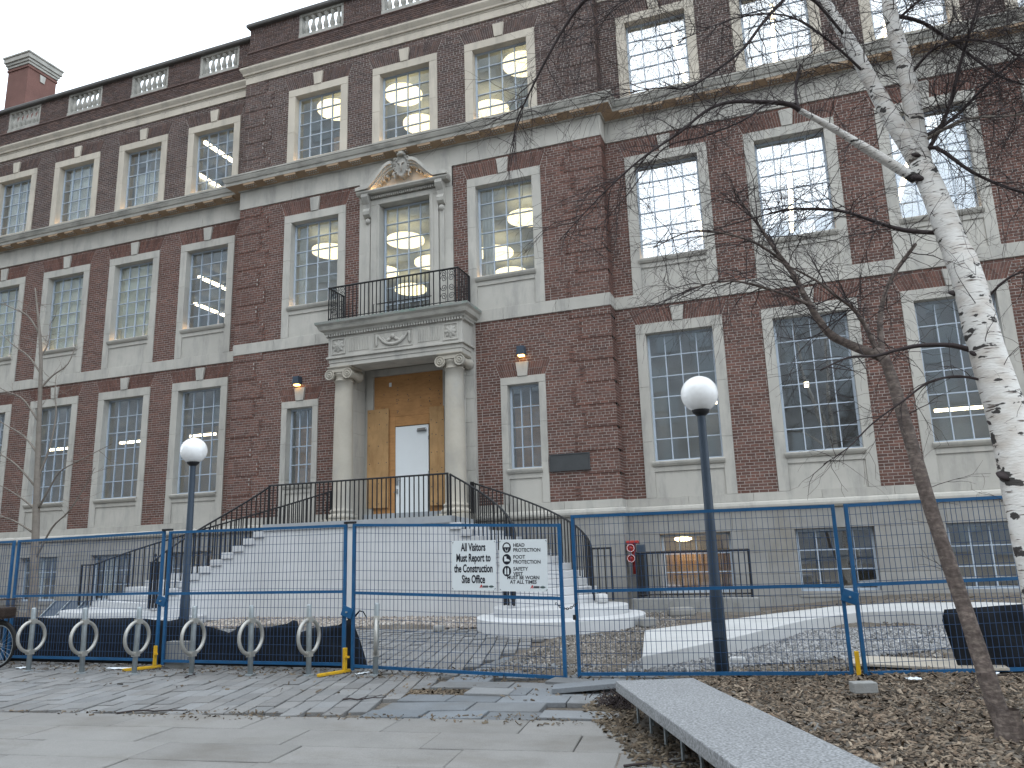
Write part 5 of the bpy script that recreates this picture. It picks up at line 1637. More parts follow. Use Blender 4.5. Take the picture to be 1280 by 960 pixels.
def board(x, y, z, w, h, label, tilt):
    t = thing('site_sign', label, 'sign', (x, y, z), GA, 'white site signs on the gate')
    t.rotation_euler = (0, tilt, GA)
    MB().box(-w / 2, w / 2, -0.005, 0.0, -h / 2, h / 2).build('sign_board', M['sign'], t)
    for sx in (-1, 1):
        for sz in (-1, 1):
            MB().tube([(sx * (w / 2 - 0.02), -0.008, sz * (h / 2 - 0.015)), (sx * (w / 2 - 0.005), -0.008, sz * (h / 2 - 0.03))], 0.003, n=4).build('cable_tie', M['ink'], t)
    # maker's marks in the corner
    bx = w / 2 - 0.235
    MB().prism_xz([(bx, -0.285), (bx + 0.022, -0.245), (bx + 0.036, -0.245), (bx + 0.040, -0.285), (bx + 0.030, -0.285), (bx + 0.027, -0.268), (bx + 0.012, -0.285)], -0.0066, -0.0052).build('red_mark', M['ink_red'], t)
    for k in range(5):
        MB().box(bx + 0.045 + 0.016 * k, bx + 0.058 + 0.016 * k, -0.0066, -0.0052, -0.281, -0.255).build('logo_letter', M['ink'], t)
    MB().prism_xz([(bx + 0.168 + 0.030 * cos(k * pi / 8), -0.268 + 0.017 * sin(k * pi / 8)) for k in range(16)], -0.0066, -0.0052).build('oval_mark', M['ink_green'], t)
    MB().box(bx + 0.132, bx + 0.204, -0.0074, -0.0067, -0.273, -0.263).build('oval_band', M['ink'], t)
    return t
s1 = board(-4.05, 9.655, 1.385, 0.635, 0.635, 'white square sign reading All Visitors Must Report to the Construction Site Office', 0.015)
for k, ln in enumerate(('All Visitors', 'Must Report to', 'the Construction', 'Site Office')):
    letters(ln, 0.142, -0.005, 0.185 - 0.136 * k, s1, M['ink'], 0.56, 0.0042)
s2 = board(-3.355, 9.617, 1.37, 0.66, 0.645, 'white square sign listing head, foot and safety vest protection with three black icons', 0.02)
for k, (a, b) in enumerate((('HEAD', 'PROTECTION'), ('FOOT', 'PROTECTION'), ('SAFETY', 'VEST'))):
    zc = 0.225 - 0.148 * k
    letters(a, 0.062, -0.135, zc + 0.006, s2, M['ink'], 0.98, 0.0012, 'LEFT')
    letters(b, 0.062, -0.135, zc - 0.056, s2, M['ink'], 0.98, 0.0012, 'LEFT')
    cx, cz = -0.225 + 0.012 * 0, zc - 0.002
    ell = [(cx + 0.060 * cos(q * pi / 14), cz + 0.066 * sin(q * pi / 14)) for q in range(28)]
    MB().prism_xz(ell, -0.0066, -0.0052).build('icon_disc', M['ink'], s2)
    W_ = lambda P, nm='icon_shape': MB().prism_xz(P, -0.0076, -0.0068).build(nm, M['sign'], s2)
    if k == 0:
        W_([(cx + 0.042 * cos(q * pi / 8), cz + 0.004 + 0.046 * sin(q * pi / 8)) for q in range(9)])
        W_([(cx - 0.024, cz - 0.012), (cx - 0.018, cz - 0.012), (cx - 0.010, cz - 0.040), (cx + 0.010, cz - 0.040), (cx + 0.018, cz - 0.012), (cx + 0.024, cz - 0.012), (cx + 0.014, cz - 0.048), (cx - 0.014, cz - 0.048)][::-1])
    elif k == 1:
        W_([(cx - 0.034, cz + 0.036), (cx - 0.034, cz - 0.026), (cx + 0.040, cz - 0.026), (cx + 0.040, cz - 0.010), (cx + 0.022, cz + 0.002), (cx - 0.004, cz + 0.008), (cx - 0.004, cz + 0.036)][::-1])
    else:
        for sg in (-1, 1):
            W_([(cx + sg * 0.008, cz - 0.040), (cx + sg * 0.030, cz - 0.040), (cx + sg * 0.030, cz + 0.020), (cx + sg * 0.020, cz + 0.042), (cx + sg * 0.013, cz + 0.042), (cx + sg * 0.008, cz + 0.010)] if sg < 0 else [(cx + sg * 0.008, cz - 0.040), (cx + sg * 0.030, cz - 0.040), (cx + sg * 0.030, cz + 0.020), (cx + sg * 0.020, cz + 0.042), (cx + sg * 0.013, cz + 0.042), (cx + sg * 0.008, cz + 0.010)][::-1])
letters('MUST BE WORN', 0.060, 0.0, -0.172, s2, M['ink'], 1.0, 0.0012)
letters('AT ALL TIMES', 0.060, 0.0, -0.226, s2, M['ink'], 1.0, 0.0012)

# ------------------------------------------------------------------ black silt fabric
def silt(top, y0, label, slant=None):
    cols = []
    for (xa, za), (xb, zb) in zip(top[:-1], top[1:]):
        n = max(1, round(abs(xb - xa) / 0.09))
        for k in range(n):
            cols.append((xa + (xb - xa) * k / n, za + (zb - za) * k / n))
    cols.append(top[-1])
    R = 6
    v, f = [], []
    for x, z in cols:
        for r in range(R + 1):
            q = r / R
            xx = x + (slant(x, q) if slant else 0)
            v.append((xx, y0(x) + 0.03 * sin(xx * 5.1 + q * 2) * sin(q * pi) + 0.015 * sin(xx * 17 + q * 5) + rng.uniform(-0.004, 0.004), z * q + 0.02 * (1 - q)))
    m = R + 1
    for i in range(len(cols) - 1):
        for r in range(R):
            f.append((i * m + r, (i + 1) * m + r, (i + 1) * m + r + 1, i * m + r + 1))
    o = MB().add(v, f).build('silt_fabric', M['fabric'], smooth=True)
    so = o.modifiers.new('thickness', 'SOLIDIFY'); so.thickness = 0.004
    return tag(o, label, 'fabric', 'black silt fabric along the fence')
silt([(-15.5, .72), (-12.87, .74), (-11.78, .71), (-10.91, .70), (-10.08, .71), (-9.37, .66), (-9.11, .70), (-8.9, .62), (-8.55, .57), (-8.22, .49), (-8.12, .52), (-7.92, .68), (-7.86, .56), (-7.51, .57), (-7.2, .62), (-7.08, .67), (-7.0, .66), (-6.96, .50), (-6.76, .56), (-6.32, .60), (-6.12, .70)], lambda x: 10.05,
     'long torn black fabric sagging behind the left fence and bike rings', lambda x, q: (0.28 * (1 - q)) if x > -6.3 else 0.0)
silt([(1.42, .62), (1.46, .74), (1.9, .76), (2.25, .78), (3.4, .80)], lambda x: 10.16 + 0.23 * (x - 0.5) + 0.10, 'black fabric stretched behind the fence by the leaning brown tree', lambda x, q: 0.12 * (1 - q) if x < 1.5 else 0)
tag(MB().tube([(-6.12, 9.97, 0.70), (-6.0, 9.95, 0.72), (-5.92, 9.95, 0.80), (-5.86, 9.95, 0.79), (-5.80, 9.95, 0.70)], 0.018, 0.006, n=5).build('fabric_strip', M['fabric'], smooth=True), 'loose black strip of fabric tied to the fence post left of the signs', 'fabric strip')

# ------------------------------------------------------------------ bike rings
rk_post = MB().lathe((0, 0, 0), [(0.036, -0.03), (0.036, 0.905), (0.028, 0.925), (0.004, 0.93)], 14).mesh('post', M['galv'], True)
rk_ring = MB().tube([(0, 0.225 * cos(2 * pi * k / 32), 0.50 + 0.225 * sin(2 * pi * k / 32)) for k in range(32)], 0.0255, n=10, closed=True).mesh('ring', M['cast'], True)
rk_col = MB().box(-0.040, 0.040, -0.045, 0.045, -0.035, 0.035).mesh('collar', M['cast'])
rk_base = MB().lathe((0, 0, 0), [(0.075, 0.0), (0.075, 0.012), (0.04, 0.016)], 14).mesh('base_flange', M['galv'])
rack_pos = [(-11.25, 9.25, -0.02), (-10.09, 9.17, 0.0), (-9.16, 9.22, 0.02), (-8.24, 9.33, 0.0), (-7.29, 9.39, -0.08), (-6.42, 9.49, -0.06), (-5.48, 9.63, 0.50)]
rack_lab = ['grey ring bike post nearest the bicycle at the left edge', 'grey ring bike post second from the bicycle', 'grey ring bike post in front of the first yellow fence foot', 'grey ring bike post just right of the concrete block and lamp pole', 'grey ring bike post fifth from the bicycle, against black fabric', 'grey ring bike post nearest the torn end of the black fabric', 'grey ring bike post turned edge on beside the second yellow foot']
rings_ = []
for i, ((x, y, rz), lab) in enumerate(zip(rack_pos, rack_lab)):
    if i == 0:
        t = thing('bike_ring', lab, 'bike stand', (x, y, 0), rz, 'ring bike stands along the fence')
        inst('post', rk_post, t); inst('ring', rk_ring, t)
        inst('collar', rk_col, t, (0, 0, 0.725)); inst('collar', rk_col, t, (0, 0, 0.275))
        inst('base_flange', rk_base, t)
        r0_ = t
    else:
        t = copy_tree(r0_); t.location = (x, y, 0); t.rotation_euler = (rng.gauss(0, 0.012), rng.gauss(0, 0.012), rz); t['label'] = lab

# ------------------------------------------------------------------ globe lamps
def globe_lamp(x, y, zp, zg, label):
    t = thing('street_lamp', label, 'street lamp', (x, y, 0), group='globe lamps before the building')
    MB().lathe((0, 0, 0), [(0.085, -0.05), (0.085, 0.9), (0.065, 1.1), (0.052, zp - 0.05), (0.052, zp)], 20).build('pole', M['pole'], t, True)
    MB().lathe((0, 0, zp), [(0.052, -0.06), (0.10, -0.02), (0.115, 0.02), (0.10, 0.045), (0.06, 0.05)], 20).build('collar', M['iron'], t, True)
    g = [(0.012, -0.238)] + [(0.238 * sin(pi * k / 20), -0.238 * cos(pi * k / 20)) for k in range(1, 20)] + [(0.012, 0.238)]
    g = [q for q in g if q[1] > -0.225]
    MB().lathe((0, 0, zg), g, 36).build('globe', M['globe'], t, True)
    MB().box(-0.05, 0.05, -0.088, -0.06, 0.45, 0.62).build('hand_hole_cover', M['pole'], t)
    return t
globe_lamp(-1.06, 10.21, 3.24, 3.47, 'globe lamp on a slate blue pole right of the gate, larger in view')
globe_lamp(-10.36, 11.48, 3.33, 3.555, 'globe lamp on a slate blue pole before the left end of the staircase')

# ------------------------------------------------------------------ granite bench slab
bench = thing('granite_bench', 'long speckled grey granite bench slab on thin metal legs at the lower right', 'bench', (-0.8, 6.2, 0))
def bl2w(p): return (p[0] + 0.8, p[1] - 6.2)
poly = [(-1.76, 7.54), (-0.27, 4.35), (0.42, 4.62), (-1.08, 7.82)]
MB().prism_xy([bl2w(p) for p in poly], 0.235, 0.33).build('seat_slab', M['granite'], bench, bevel=0.008)
for k in range(8):
    t = (k + 0.6) / 8
    x, y = -1.76 + 1.49 * t + 0.12, 7.54 - 3.19 * t + 0.06
    a = bl2w((x, y))
    MB().tube([(a[0], a[1], 0.234), (a[0] + 0.0, a[1], -0.03)], 0.013, n=6).build('leg', M['galv'], bench)
    MB().tube([(a[0] + 0.10, a[1] - 0.1, 0.234), (a[0] + 0.17, a[1] - 0.14, -0.03)], 0.013, n=6).build('leg', M['galv'], bench)
MB().prism_xy([bl2w(p) for p in [(-1.30, 7.35), (0.15, 4.40), (0.30, 4.50), (-1.12, 7.45)]], -0.03, 0.233).build('rear_support', M['concrete'], bench)
# dark tangle by the bench end
tg = MB()
for k in range(260):
    a, b = rng.gauss(0, 0.13), rng.gauss(0, 0.08)
    p = Vector((-1.80 + a, 8.02 + b, 0.02 + abs(rng.gauss(0, 0.05))))
    d = Vector((rng.uniform(-1, 1), rng.uniform(-1, 1), rng.uniform(0, 0.8))).normalized() * rng.uniform(0.06, 0.16)
    tg.tube([p, p + d * 0.5 + Vector((0, 0, 0.01)), p + d], 0.005, 0.002, 4)
o = tg.build('root_tangle', M['twig'], kind='stuff')

# ------------------------------------------------------------------ litter that can be picked out
def scrap(x, y, z, rz, w, d, label, m='plastic_white', grp='white scraps of litter'):
    n = 5
    v = [( -w / 2 + w * i / n, -d / 2 + d * j / n, 0.02 * rng.random() + 0.008) for j in range(n + 1) for i in range(n + 1)]
    f = [(j * (n + 1) + i, j * (n + 1) + i + 1, (j + 1) * (n + 1) + i + 1, (j + 1) * (n + 1) + i) for j in range(n) for i in range(n)]
    o = MB().add(v, f).build('litter_scrap', M[m], smooth=True)
    o.modifiers.new('thickness', 'SOLIDIFY').thickness = 0.004
    o.location = (x, y, z); o.rotation_euler = (0, 0, rz)
    tag(o, label, 'litter', grp)
scrap(-9.85, 9.62, 0.0, 0.0, 0.42, 0.10, 'flat pale blue plastic strip at the foot of the fence between bike rings')
scrap(0.95, 9.55, 0.10, 0.3, 0.14, 0.09, 'white paper scrap on mulch right of the buried yellow foot')
scrap(1.75, 9.9, 0.12, -0.3, 0.12, 0.07, 'white paper scrap on mulch right of the leaning tree trunk')
scrap(-5.72, 9.70, 0.0, 1.2, 0.20, 0.07, 'crumpled white plastic at the foot of the gate post by the yellow foot')
scrap(-11.6, 9.45, 0.0, 0.4, 0.2, 0.1, 'off white rag on the pavers under the bicycle wheel')
for x, y, r, s, lab in ((-8.05, 9.0, 1.9, 0.45, 'dry twig standing from the pavers below the fourth bike ring'), (-6.9, 6.75, 0.3, 0.75, 'long dry twig lying on the slabs near the paver edge at left'), (-1.35, 5.9, 0.5, 0.5, 'dark stick on the slabs left of the bench legs'), (-4.9, 7.9, 0.5, 0.5, 'thin twig lying across the small pavers'), (-2.2, 5.35, 0.4, 0.4, 'curved strip of bark on the slab in the lower right foreground')):
    p = [(0, 0, 0.012)]
    for k in range(6):
        p.append((p[-1][0] + s / 6 * cos(rng.gauss(0, 0.35)), p[-1][1] + s / 6 * sin(rng.gauss(0, 0.45)), 0.012 + 0.01 * rng.random()))
    mb = MB().tube(p, 0.011, 0.004, 5)
    for q in (2, 4):
        mb.tube([p[q], (p[q][0] + 0.10, p[q][1] + 0.09, 0.03)], 0.005, 0.002, 4)
    o = mb.build('fallen_twig', M['twig'], kind='thing'); o.location = (x, y, 0.0); o.rotation_euler = (0, 0, r)
    tag(o, lab, 'twig', 'fallen twigs')

# ------------------------------------------------------------------ bicycle at the left edge
bike = thing('bicycle', 'dark bicycle with a brown wire basket parked at the left edge by the fence', 'bicycle', (-12.14, 9.42, 0), pi)
def wheel(x):
    w = empty('wheel', bike)
    circ = lambda r, y=0.0, n=36: [(x + r * cos(2 * pi * k / n), y, 0.345 + r * sin(2 * pi * k / n)) for k in range(n)]
    MB().tube(circ(0.325), 0.019, n=8, closed=True).build('tyre', M['rubber'], w, True)
    MB().tube(circ(0.30), 0.010, n=6, closed=True).build('rim', M['galv'], w, True)
    sp = MB()
    for k in range(24):
        a = 2 * pi * k / 24
        sp.tube([(x + 0.02 * cos(a + 1), 0.02 * (-1) ** k, 0.345 + 0.02 * sin(a + 1)), (x + 0.3 * cos(a), 0, 0.345 + 0.3 * sin(a))], 0.0018, n=4)
    sp.build('spokes', M['steel'], w, kind='stuff')
    MB().tube([(x, -0.05, 0.345), (x, 0.05, 0.345)], 0.022, n=10).build('hub', M['steel'], w)
    MB().tube([(x + 0.362 * cos(a), 0, 0.345 + 0.362 * sin(a)) for a in [radians(d) for d in range(10, 200, 12)]], 0.024, n=6).build('mudguard', M['rubber'], w, True)
wheel(0.0); wheel(1.06)
fr = MB()
for a, b, r in (((0.0, 0, 0.345), (0.42, 0, 0.30), 0.012), ((0.42, 0, 0.30), (0.56, 0, 0.80), 0.017), ((0.0, 0, 0.345), (0.53, 0, 0.72), 0.010), ((0.42, 0, 0.30), (0.93, 0, 0.74), 0.019), ((0.54, 0, 0.70), (0.91, 0, 0.82), 0.017), ((0.90, 0, 0.92), (0.97, 0, 0.62), 0.020), ((0.97, 0, 0.62), (1.06, 0, 0.345), 0.014)):
    fr.tube([a, b], r, n=8)
fr.build('frame', M['red'], bike, True)
MB().tube([(0.88, -0.29, 1.04), (0.86, -0.15, 1.06), (0.90, 0, 1.00), (0.86, 0.15, 1.06), (0.70, 0.29, 1.05)], 0.013, n=8).build('handlebar', M['steel'], bike, True)
MB().prism_xy([(0.44, -0.07), (0.50, -0.09), (0.70, -0.025), (0.73, 0.0), (0.70, 0.025), (0.50, 0.09), (0.44, 0.07)], 0.86, 0.92).build('saddle', M['rubber'], bike, bevel=0.02)
bk = MB()
def ringr(s, z): return [(-0.02 + sx * 0.19 * s, sy * 0.16 * s, z) for sx, sy in ((-1, -1), (1, -1), (1, 1), (-1, 1))]
for s, z in ((0.78, 0.76), (0.84, 0.85), (0.92, 0.95), (1.0, 1.05)):
    bk.tube(ringr(s, z), 0.007 if z > 1 else 0.004, n=5, closed=True)
for sd in range(4):
    for k in range(13):
        t = k / 13
        lo, hi = ringr(0.78, 0.76), ringr(1.0, 1.05)
        a = Vector(lo[sd]).lerp(Vector(lo[(sd + 1) % 4]), t); b = Vector(hi[sd]).lerp(Vector(hi[(sd + 1) % 4]), t)
        bk.tube([a, b], 0.003, n=4)
for k in range(10):
    t = (k + 0.5) / 10
    bk.tube([Vector(ringr(.78, .76)[0]).lerp(Vector(ringr(.78, .76)[1]), t), Vector(ringr(.78, .76)[3]).lerp(Vector(ringr(.78, .76)[2]), t)], 0.003, n=4)
bk.build('basket', M['brown_wire'], bike, kind='stuff')
MB().box(-0.17, 0.13, -0.12, 0.12, 0.77, 0.93).build('basket_lining', M['brown_wire'], bike, bevel=0.03)
MB().tube([(0.05, 0.05, 0.76), (0.0, 0.05, 0.345)], 0.007, n=5).tube([(0.05, -0.05, 0.76), (0.0, -0.05, 0.345)], 0.007, n=5).tube([(0.05, 0.05, 0.75), (0.5, 0.02, 0.72)], 0.007, n=5).build('rack', M['iron'], bike, kind='stuff')

# ------------------------------------------------------------------ trees
def smooth_path(pts, sub=4):
    P = [Vector(p) for p in pts]
    out = []
    for i in range(len(P) - 1):
        p0, p1, p2, p3 = P[max(i - 1, 0)], P[i], P[i + 1], P[min(i + 2, len(P) - 1)]
        for k in range(sub):
            t = k / sub
            out.append(0.5 * ((2 * p1) + (p2 - p0) * t + (2 * p0 - 5 * p1 + 4 * p2 - p3) * t * t + (3 * p1 - p0 - 3 * p2 + p3) * t ** 3))
    out.append(P[-1])
    return out
def twig(mb, r, p, d, ln, rad, depth, droop, kink):
    """one wandering twig with side twigs"""
    n = max(4, int(ln / 0.07))
    pts = [p]
    q = p.copy(); dd = d.normalized()
    for k in range(n):
        dd = dd + Vector((r.gauss(0, kink), r.gauss(0, kink), r.gauss(0, kink) - droop * (k / n)))
        dd.normalize()
        q = q + dd * (ln / n)
        pts.append(q.copy())
        if depth > 0 and k > 0 and r.random() < (0.55 if depth > 1 else 0.42):
            sd = (dd + Vector((r.gauss(0, 0.7), r.gauss(0, 0.7), r.gauss(0, 0.5)))).normalized()
            twig(mb, r, q, sd, ln * r.uniform(0.25, 0.6), rad * (1 - 0.6 * k / n) * 0.7, depth - 1, droop * 1.2, kink)
    mb.tube(pts, rad, max(0.0010, rad * 0.3), 4 if rad > 0.004 else 3)
def limb(tree, pts, r0, r1, mat, name='limb', sides=10, knob=0.06):
    P = smooth_path(pts)
    n = len(P)
    rr = [(r0 + (r1 - r0) * i / (n - 1)) * (1 + rng.uniform(-knob, knob)) for i in range(n)]
    return P, MB().tube(P, rr, n=sides).build(name, mat, tree, True)
def spray(mb, r, P, count, ln, rad, depth, droop, start=0.15, kink=0.16, up=0.0):
    for k in range(count):
        t = start + (1 - start) * r.random()
        i = min(int(t * (len(P) - 1)), len(P) - 2)
        base = P[i].lerp(P[i + 1], r.random())
        tan = (P[i + 1] - P[i]).normalized()
        d = tan * r.uniform(0.2, 1.0) + Vector((r.gauss(0, 0.7), r.gauss(0, 0.6), r.gauss(up, 0.5)))
        twig(mb, r, base, d, ln * r.uniform(0.5, 1.3), rad * r.uniform(0.6, 1.1), depth, droop, kink)

# birch
birch = thing('birch_tree', 'white barked birch with two stems and drooping dark twigs at the right', 'tree', (0, 0, 0))
birch.location = (1.78, 6.95, 0)
BO = Vector((1.78, 6.95, 0))
def bpts(l): return [Vector(p) - BO for p in l]
r = random.Random(11)
tr_ = bpts([(1.72, 6.9, -0.1), (1.69, 7.0, 0.49), (1.70, 7.15, 1.34), (1.71, 7.3, 1.96), (1.71, 7.45, 2.51), (1.67, 7.6, 3.17), (1.65, 7.75, 3.85), (1.61, 7.9, 4.26), (1.55, 8.05, 4.83), (1.50, 8.2, 5.21)])
P, _ = limb(birch, tr_, 0.185, 0.105, M['birch'], 'trunk', 18, 0.035)
tw = MB()
spray(tw, r, P, 14, 0.55, 0.006, 2, 0.10, 0.3)
stems = [([(1.50, 8.2, 5.18), (1.32, 8.27, 5.78), (1.16, 8.33, 6.37), (1.03, 8.4, 6.89), (0.88, 8.47, 7.38), (0.69, 8.53, 8.02), (0.58, 8.6, 8.65), (0.5, 8.7, 9.6), (0.45, 8.8, 10.6)], 0.090, 0.035),
         ([(1.52, 8.22, 5.16), (1.515, 8.23, 5.72), (1.51, 8.27, 6.29), (1.47, 8.3, 6.8), (1.46, 8.33, 7.21), (1.50, 8.37, 7.83), (1.53, 8.4, 8.47), (1.6, 8.5, 9.5), (1.6, 8.6, 10.8)], 0.095, 0.04)]
for pts, a, b in stems:
    P, _ = limb(birch, bpts(pts), a, b, M['birch'], 'stem', 14, 0.04)
    spray(tw, r, P, 66, 0.95, 0.006, 2, 0.16, 0.1, 0.18)
limbs = [
    ([(1.42, 8.08, 5.0), (1.05, 8.0, 5.34), (0.71, 7.9, 5.63), (0.42, 7.8, 5.84)], 0.052, 0.034, 'birch', 10, 0.7),
    ([(0.42, 7.8, 5.84), (0.31, 7.7, 5.88), (0.05, 7.6, 5.91), (-0.26, 7.5, 5.92), (-0.49, 7.4, 5.81), (-0.73, 7.3, 5.59), (-1.14, 7.2, 5.32), (-1.54, 7.1, 4.96), (-1.95, 7.0, 4.53)], 0.034, 0.005, 'twig', 58, 0.75),
    ([(0.41, 7.82, 5.86), (0.42, 8.05, 6.24), (0.5, 8.1, 6.54)], 0.026, 0.015, 'twig', 9, 0.6),
    ([(1.56, 8.0, 4.38), (1.22, 7.9, 4.43), (0.94, 7.8, 4.54), (0.73, 7.7, 4.62), (0.52, 7.6, 4.65), (0.23, 7.5, 4.66), (0.01, 7.4, 4.61), (-0.5, 7.3, 4.5)], 0.030, 0.006, 'twig', 46, 0.7),
    ([(1.62, 7.62, 3.10), (1.41, 7.56, 3.18), (1.15, 7.52, 3.2), (0.95, 7.48, 3.17), (0.78, 7.44, 3.13), (0.55, 7.35, 3.12), (0.3, 7.2, 3.0)], 0.032, 0.008, 'twig', 16, 0.5),
    ([(1.68, 7.52, 2.80), (1.41, 7.45, 2.88), (1.16, 7.4, 2.84), (0.95, 7.35, 2.7), (0.67, 7.3, 2.51), (0.45, 7.25, 2.31), (0.24, 7.2, 2.18)], 0.017, 0.004, 'twig', 18, 0.45),
    ([(1.50, 8.2, 5.24), (1.62, 8.17, 5.39), (1.75, 8.13, 5.6), (1.85, 8.1, 5.83), (1.99, 8.07, 6.22), (2.11, 8.03, 6.52), (2.26, 8.0, 6.91), (2.5, 8.0, 7.6)], 0.030, 0.012, 'twig', 44, 0.9),
    ([(1.50, 8.2, 5.33), (1.65, 8.15, 5.33), (1.91, 8.1, 4.99), (2.17, 8.05, 4.75), (2.39, 8.0, 4.6), (2.9, 7.9, 4.3)], 0.028, 0.008, 'twig', 26, 0.7),
    ([(0.69, 8.53, 8.02), (-0.1, 7.9, 7.85), (-0.8, 7.0, 7.4), (-1.33, 6.5, 6.79), (-1.60, 6.56, 6.64), (-1.88, 6.62, 6.31), (-2.12, 6.68, 5.97), (-2.28, 6.74, 5.73), (-2.33, 6.8, 5.51)], 0.034, 0.004, 'twig', 40, 0.6),
    ([(0.72, 8.6, 7.95), (0.24, 8.38, 7.4), (-0.05, 8.16, 6.93), (-0.32, 7.94, 6.61), (-0.66, 7.72, 6.32), (-0.96, 7.5, 6.26), (-1.5, 7.2, 6.1)], 0.026, 0.005, 'twig', 46, 0.7),
    ([(0.40, 7.85, 5.95), (0.13, 8.0, 6.1), (-0.13, 7.84, 5.88), (-0.53, 7.68, 5.7), (-0.93, 7.52, 5.57), (-1.26, 7.36, 5.11), (-1.49, 7.2, 4.78)], 0.016, 0.004, 'twig', 30, 0.6),
    ([(1.47, 8.3, 7.0), (1.79, 8.5, 6.95), (2.13, 8.68, 6.68), (2.43, 8.62, 6.22), (2.73, 8.56, 5.97), (3.03, 8.5, 5.77)], 0.028, 0.006, 'twig', 50, 0.8),
    ([(1.52, 8.24, 5.5), (1.87, 8.35, 5.7), (2.29, 8.4, 6.08), (2.70, 8.45, 6.37), (3.07, 8.5, 6.48), (3.6, 8.5, 6.5)], 0.024, 0.006, 'twig', 40, 0.8),
    ([(1.16, 8.33, 6.37), (0.8, 8.1, 6.75), (0.4, 7.8, 6.95), (-0.1, 7.5, 6.85), (-0.6, 7.2, 6.55)], 0.020, 0.004, 'twig', 46, 0.7),
    ([(1.03, 8.4, 6.89), (0.5, 8.0, 7.5), (-0.3, 7.6, 7.7), (-1.0, 7.3, 7.3), (-1.7, 7.1, 6.9)], 0.022, 0.004, 'twig', 40, 0.9),
    ([(1.47, 8.3, 6.9), (1.9, 8.2, 7.1), (2.5, 8.1, 6.9), (3.0, 8.0, 6.3)], 0.022, 0.004, 'twig', 44, 0.9),
    ([(1.51, 8.27, 6.2), (1.8, 8.1, 6.4), (2.2, 7.9, 6.2), (2.6, 7.8, 5.6), (2.8, 7.8, 5.1)], 0.020, 0.004, 'twig', 40, 0.9),
    ([(1.53, 8.23, 5.45), (1.9, 8.0, 5.5), (2.3, 7.8, 5.35), (2.8, 7.7, 5.4)], 0.020, 0.006, 'bark_grey', 26, 0.8),
    ([(0.88, 8.47, 7.38), (0.2, 8.3, 7.9), (-0.6, 8.0, 8.0), (-1.3, 7.8, 7.6), (-1.9, 7.6, 7.1)], 0.020, 0.004, 'twig', 36, 0.9),
    ([(1.66, 7.7, 3.5), (1.95, 7.6, 3.75), (2.2, 7.5, 3.7), (2.5, 7.4, 3.4)], 0.016, 0.004, 'twig', 16, 0.55),
]
for pts, a, b, m, cnt, ln in limbs:
    P, _ = limb(birch, bpts(pts), a * (0.8 if m == 'twig' else 1), b * 0.8, M[m], 'limb', 9, 0.09)
    spray(tw, r, P, int(cnt * 1.5), ln, max(0.003, min(0.0052, a * 0.25)), 2, 0.17, 0.12, 0.18)
tw.build('twigs', M['twig'], birch, kind='stuff')
# dark scars where limbs were shed
for (x, y, z), s in (((1.40, 8.02, 5.0), 0.075), ((1.52, 7.95, 4.38), 0.08), ((1.50, 7.72, 3.7), 0.06), ((1.56, 7.52, 3.08), 0.07), ((1.58, 7.40, 2.45), 0.065), ((1.55, 7.22, 2.0), 0.07), ((1.43, 8.1, 5.28), 0.05), ((1.55, 7.80, 4.05), 0.05)):
    n = 10
    c = Vector((x, y, z)) - BO
    o = MB().lathe((0, 0, 0), [(0.01, -0.5 * s), (0.8 * s, -0.3 * s), (1.0 * s, 0.0), (0.7 * s, 0.3 * s), (0.01, 0.45 * s)], n).build('branch_collar', M['twig'], birch, True)
    o.location = c + Vector((0.03, 0.02, 0)); o.rotation_euler = (0.5, 0.4, 0); o.scale = (1, 1, 0.9)

# forked brown tree
brown = thing('brown_tree', 'leaning brown barked tree forking below the birch branches, rooted in the bark mulch', 'tree', (1.31, 7.08, 0.05))
NO = Vector((1.31, 7.08, 0.05))
npts = lambda l: [Vector(p) - NO for p in l]
P, _ = limb(brown, npts([(1.36, 7.05, -0.1), (1.31, 7.08, 0.05), (1.26, 7.14, 0.25), (1.23, 7.18, 0.46), (1.16, 7.29, 0.98), (1.04, 7.39, 1.75), (0.96, 7.49, 2.44), (0.88, 7.6, 3.08), (0.81, 7.68, 3.22)]), 0.080, 0.045, M['bark_brown'], 'trunk', 16, 0.07)
tw = MB(); r = random.Random(5)
spray(tw, r, P, 9, 0.5, 0.005, 1, 0.08, 0.35)
for pts, a, b, c, ln in (
    ([(0.84, 7.66, 3.17), (0.6, 7.73, 3.33), (0.43, 7.76, 3.48), (0.29, 7.79, 3.8), (0.19, 7.81, 4.1), (0.08, 7.84, 4.33), (-0.05, 7.87, 4.62), (-0.15, 7.9, 4.83), (-0.3, 7.8, 5.1)], 0.047, 0.008, 60, 0.75),
    ([(0.83, 7.68, 3.2), (0.74, 7.62, 3.48), (0.65, 7.55, 3.63), (0.52, 7.48, 3.74), (0.36, 7.4, 3.89), (0.0, 7.2, 4.1)], 0.026, 0.006, 26, 0.7),
    ([(0.86, 7.68, 3.16), (0.91, 7.87, 3.6), (1.06, 8.03, 3.99), (1.35, 8.2, 4.38)], 0.030, 0.016, 16, 0.5),
    ([(0.30, 7.79, 3.78), (0.0, 7.6, 3.9), (-0.4, 7.4, 4.0), (-0.8, 7.2, 3.9)], 0.018, 0.004, 28, 0.75),
    ([(0.12, 7.83, 4.25), (-0.2, 7.7, 4.5), (-0.7, 7.5, 4.6), (-1.1, 7.4, 4.45)], 0.016, 0.004, 28, 0.75)):
    P, _ = limb(brown, npts(pts), a, b, M['bark_brown'], 'limb', 9, 0.08)
    spray(tw, r, P, c, ln, max(0.0035, min(0.006, a * 0.3)), 2, 0.15, 0.2)
tw.build('twigs', M['twig'], brown, kind='stuff')
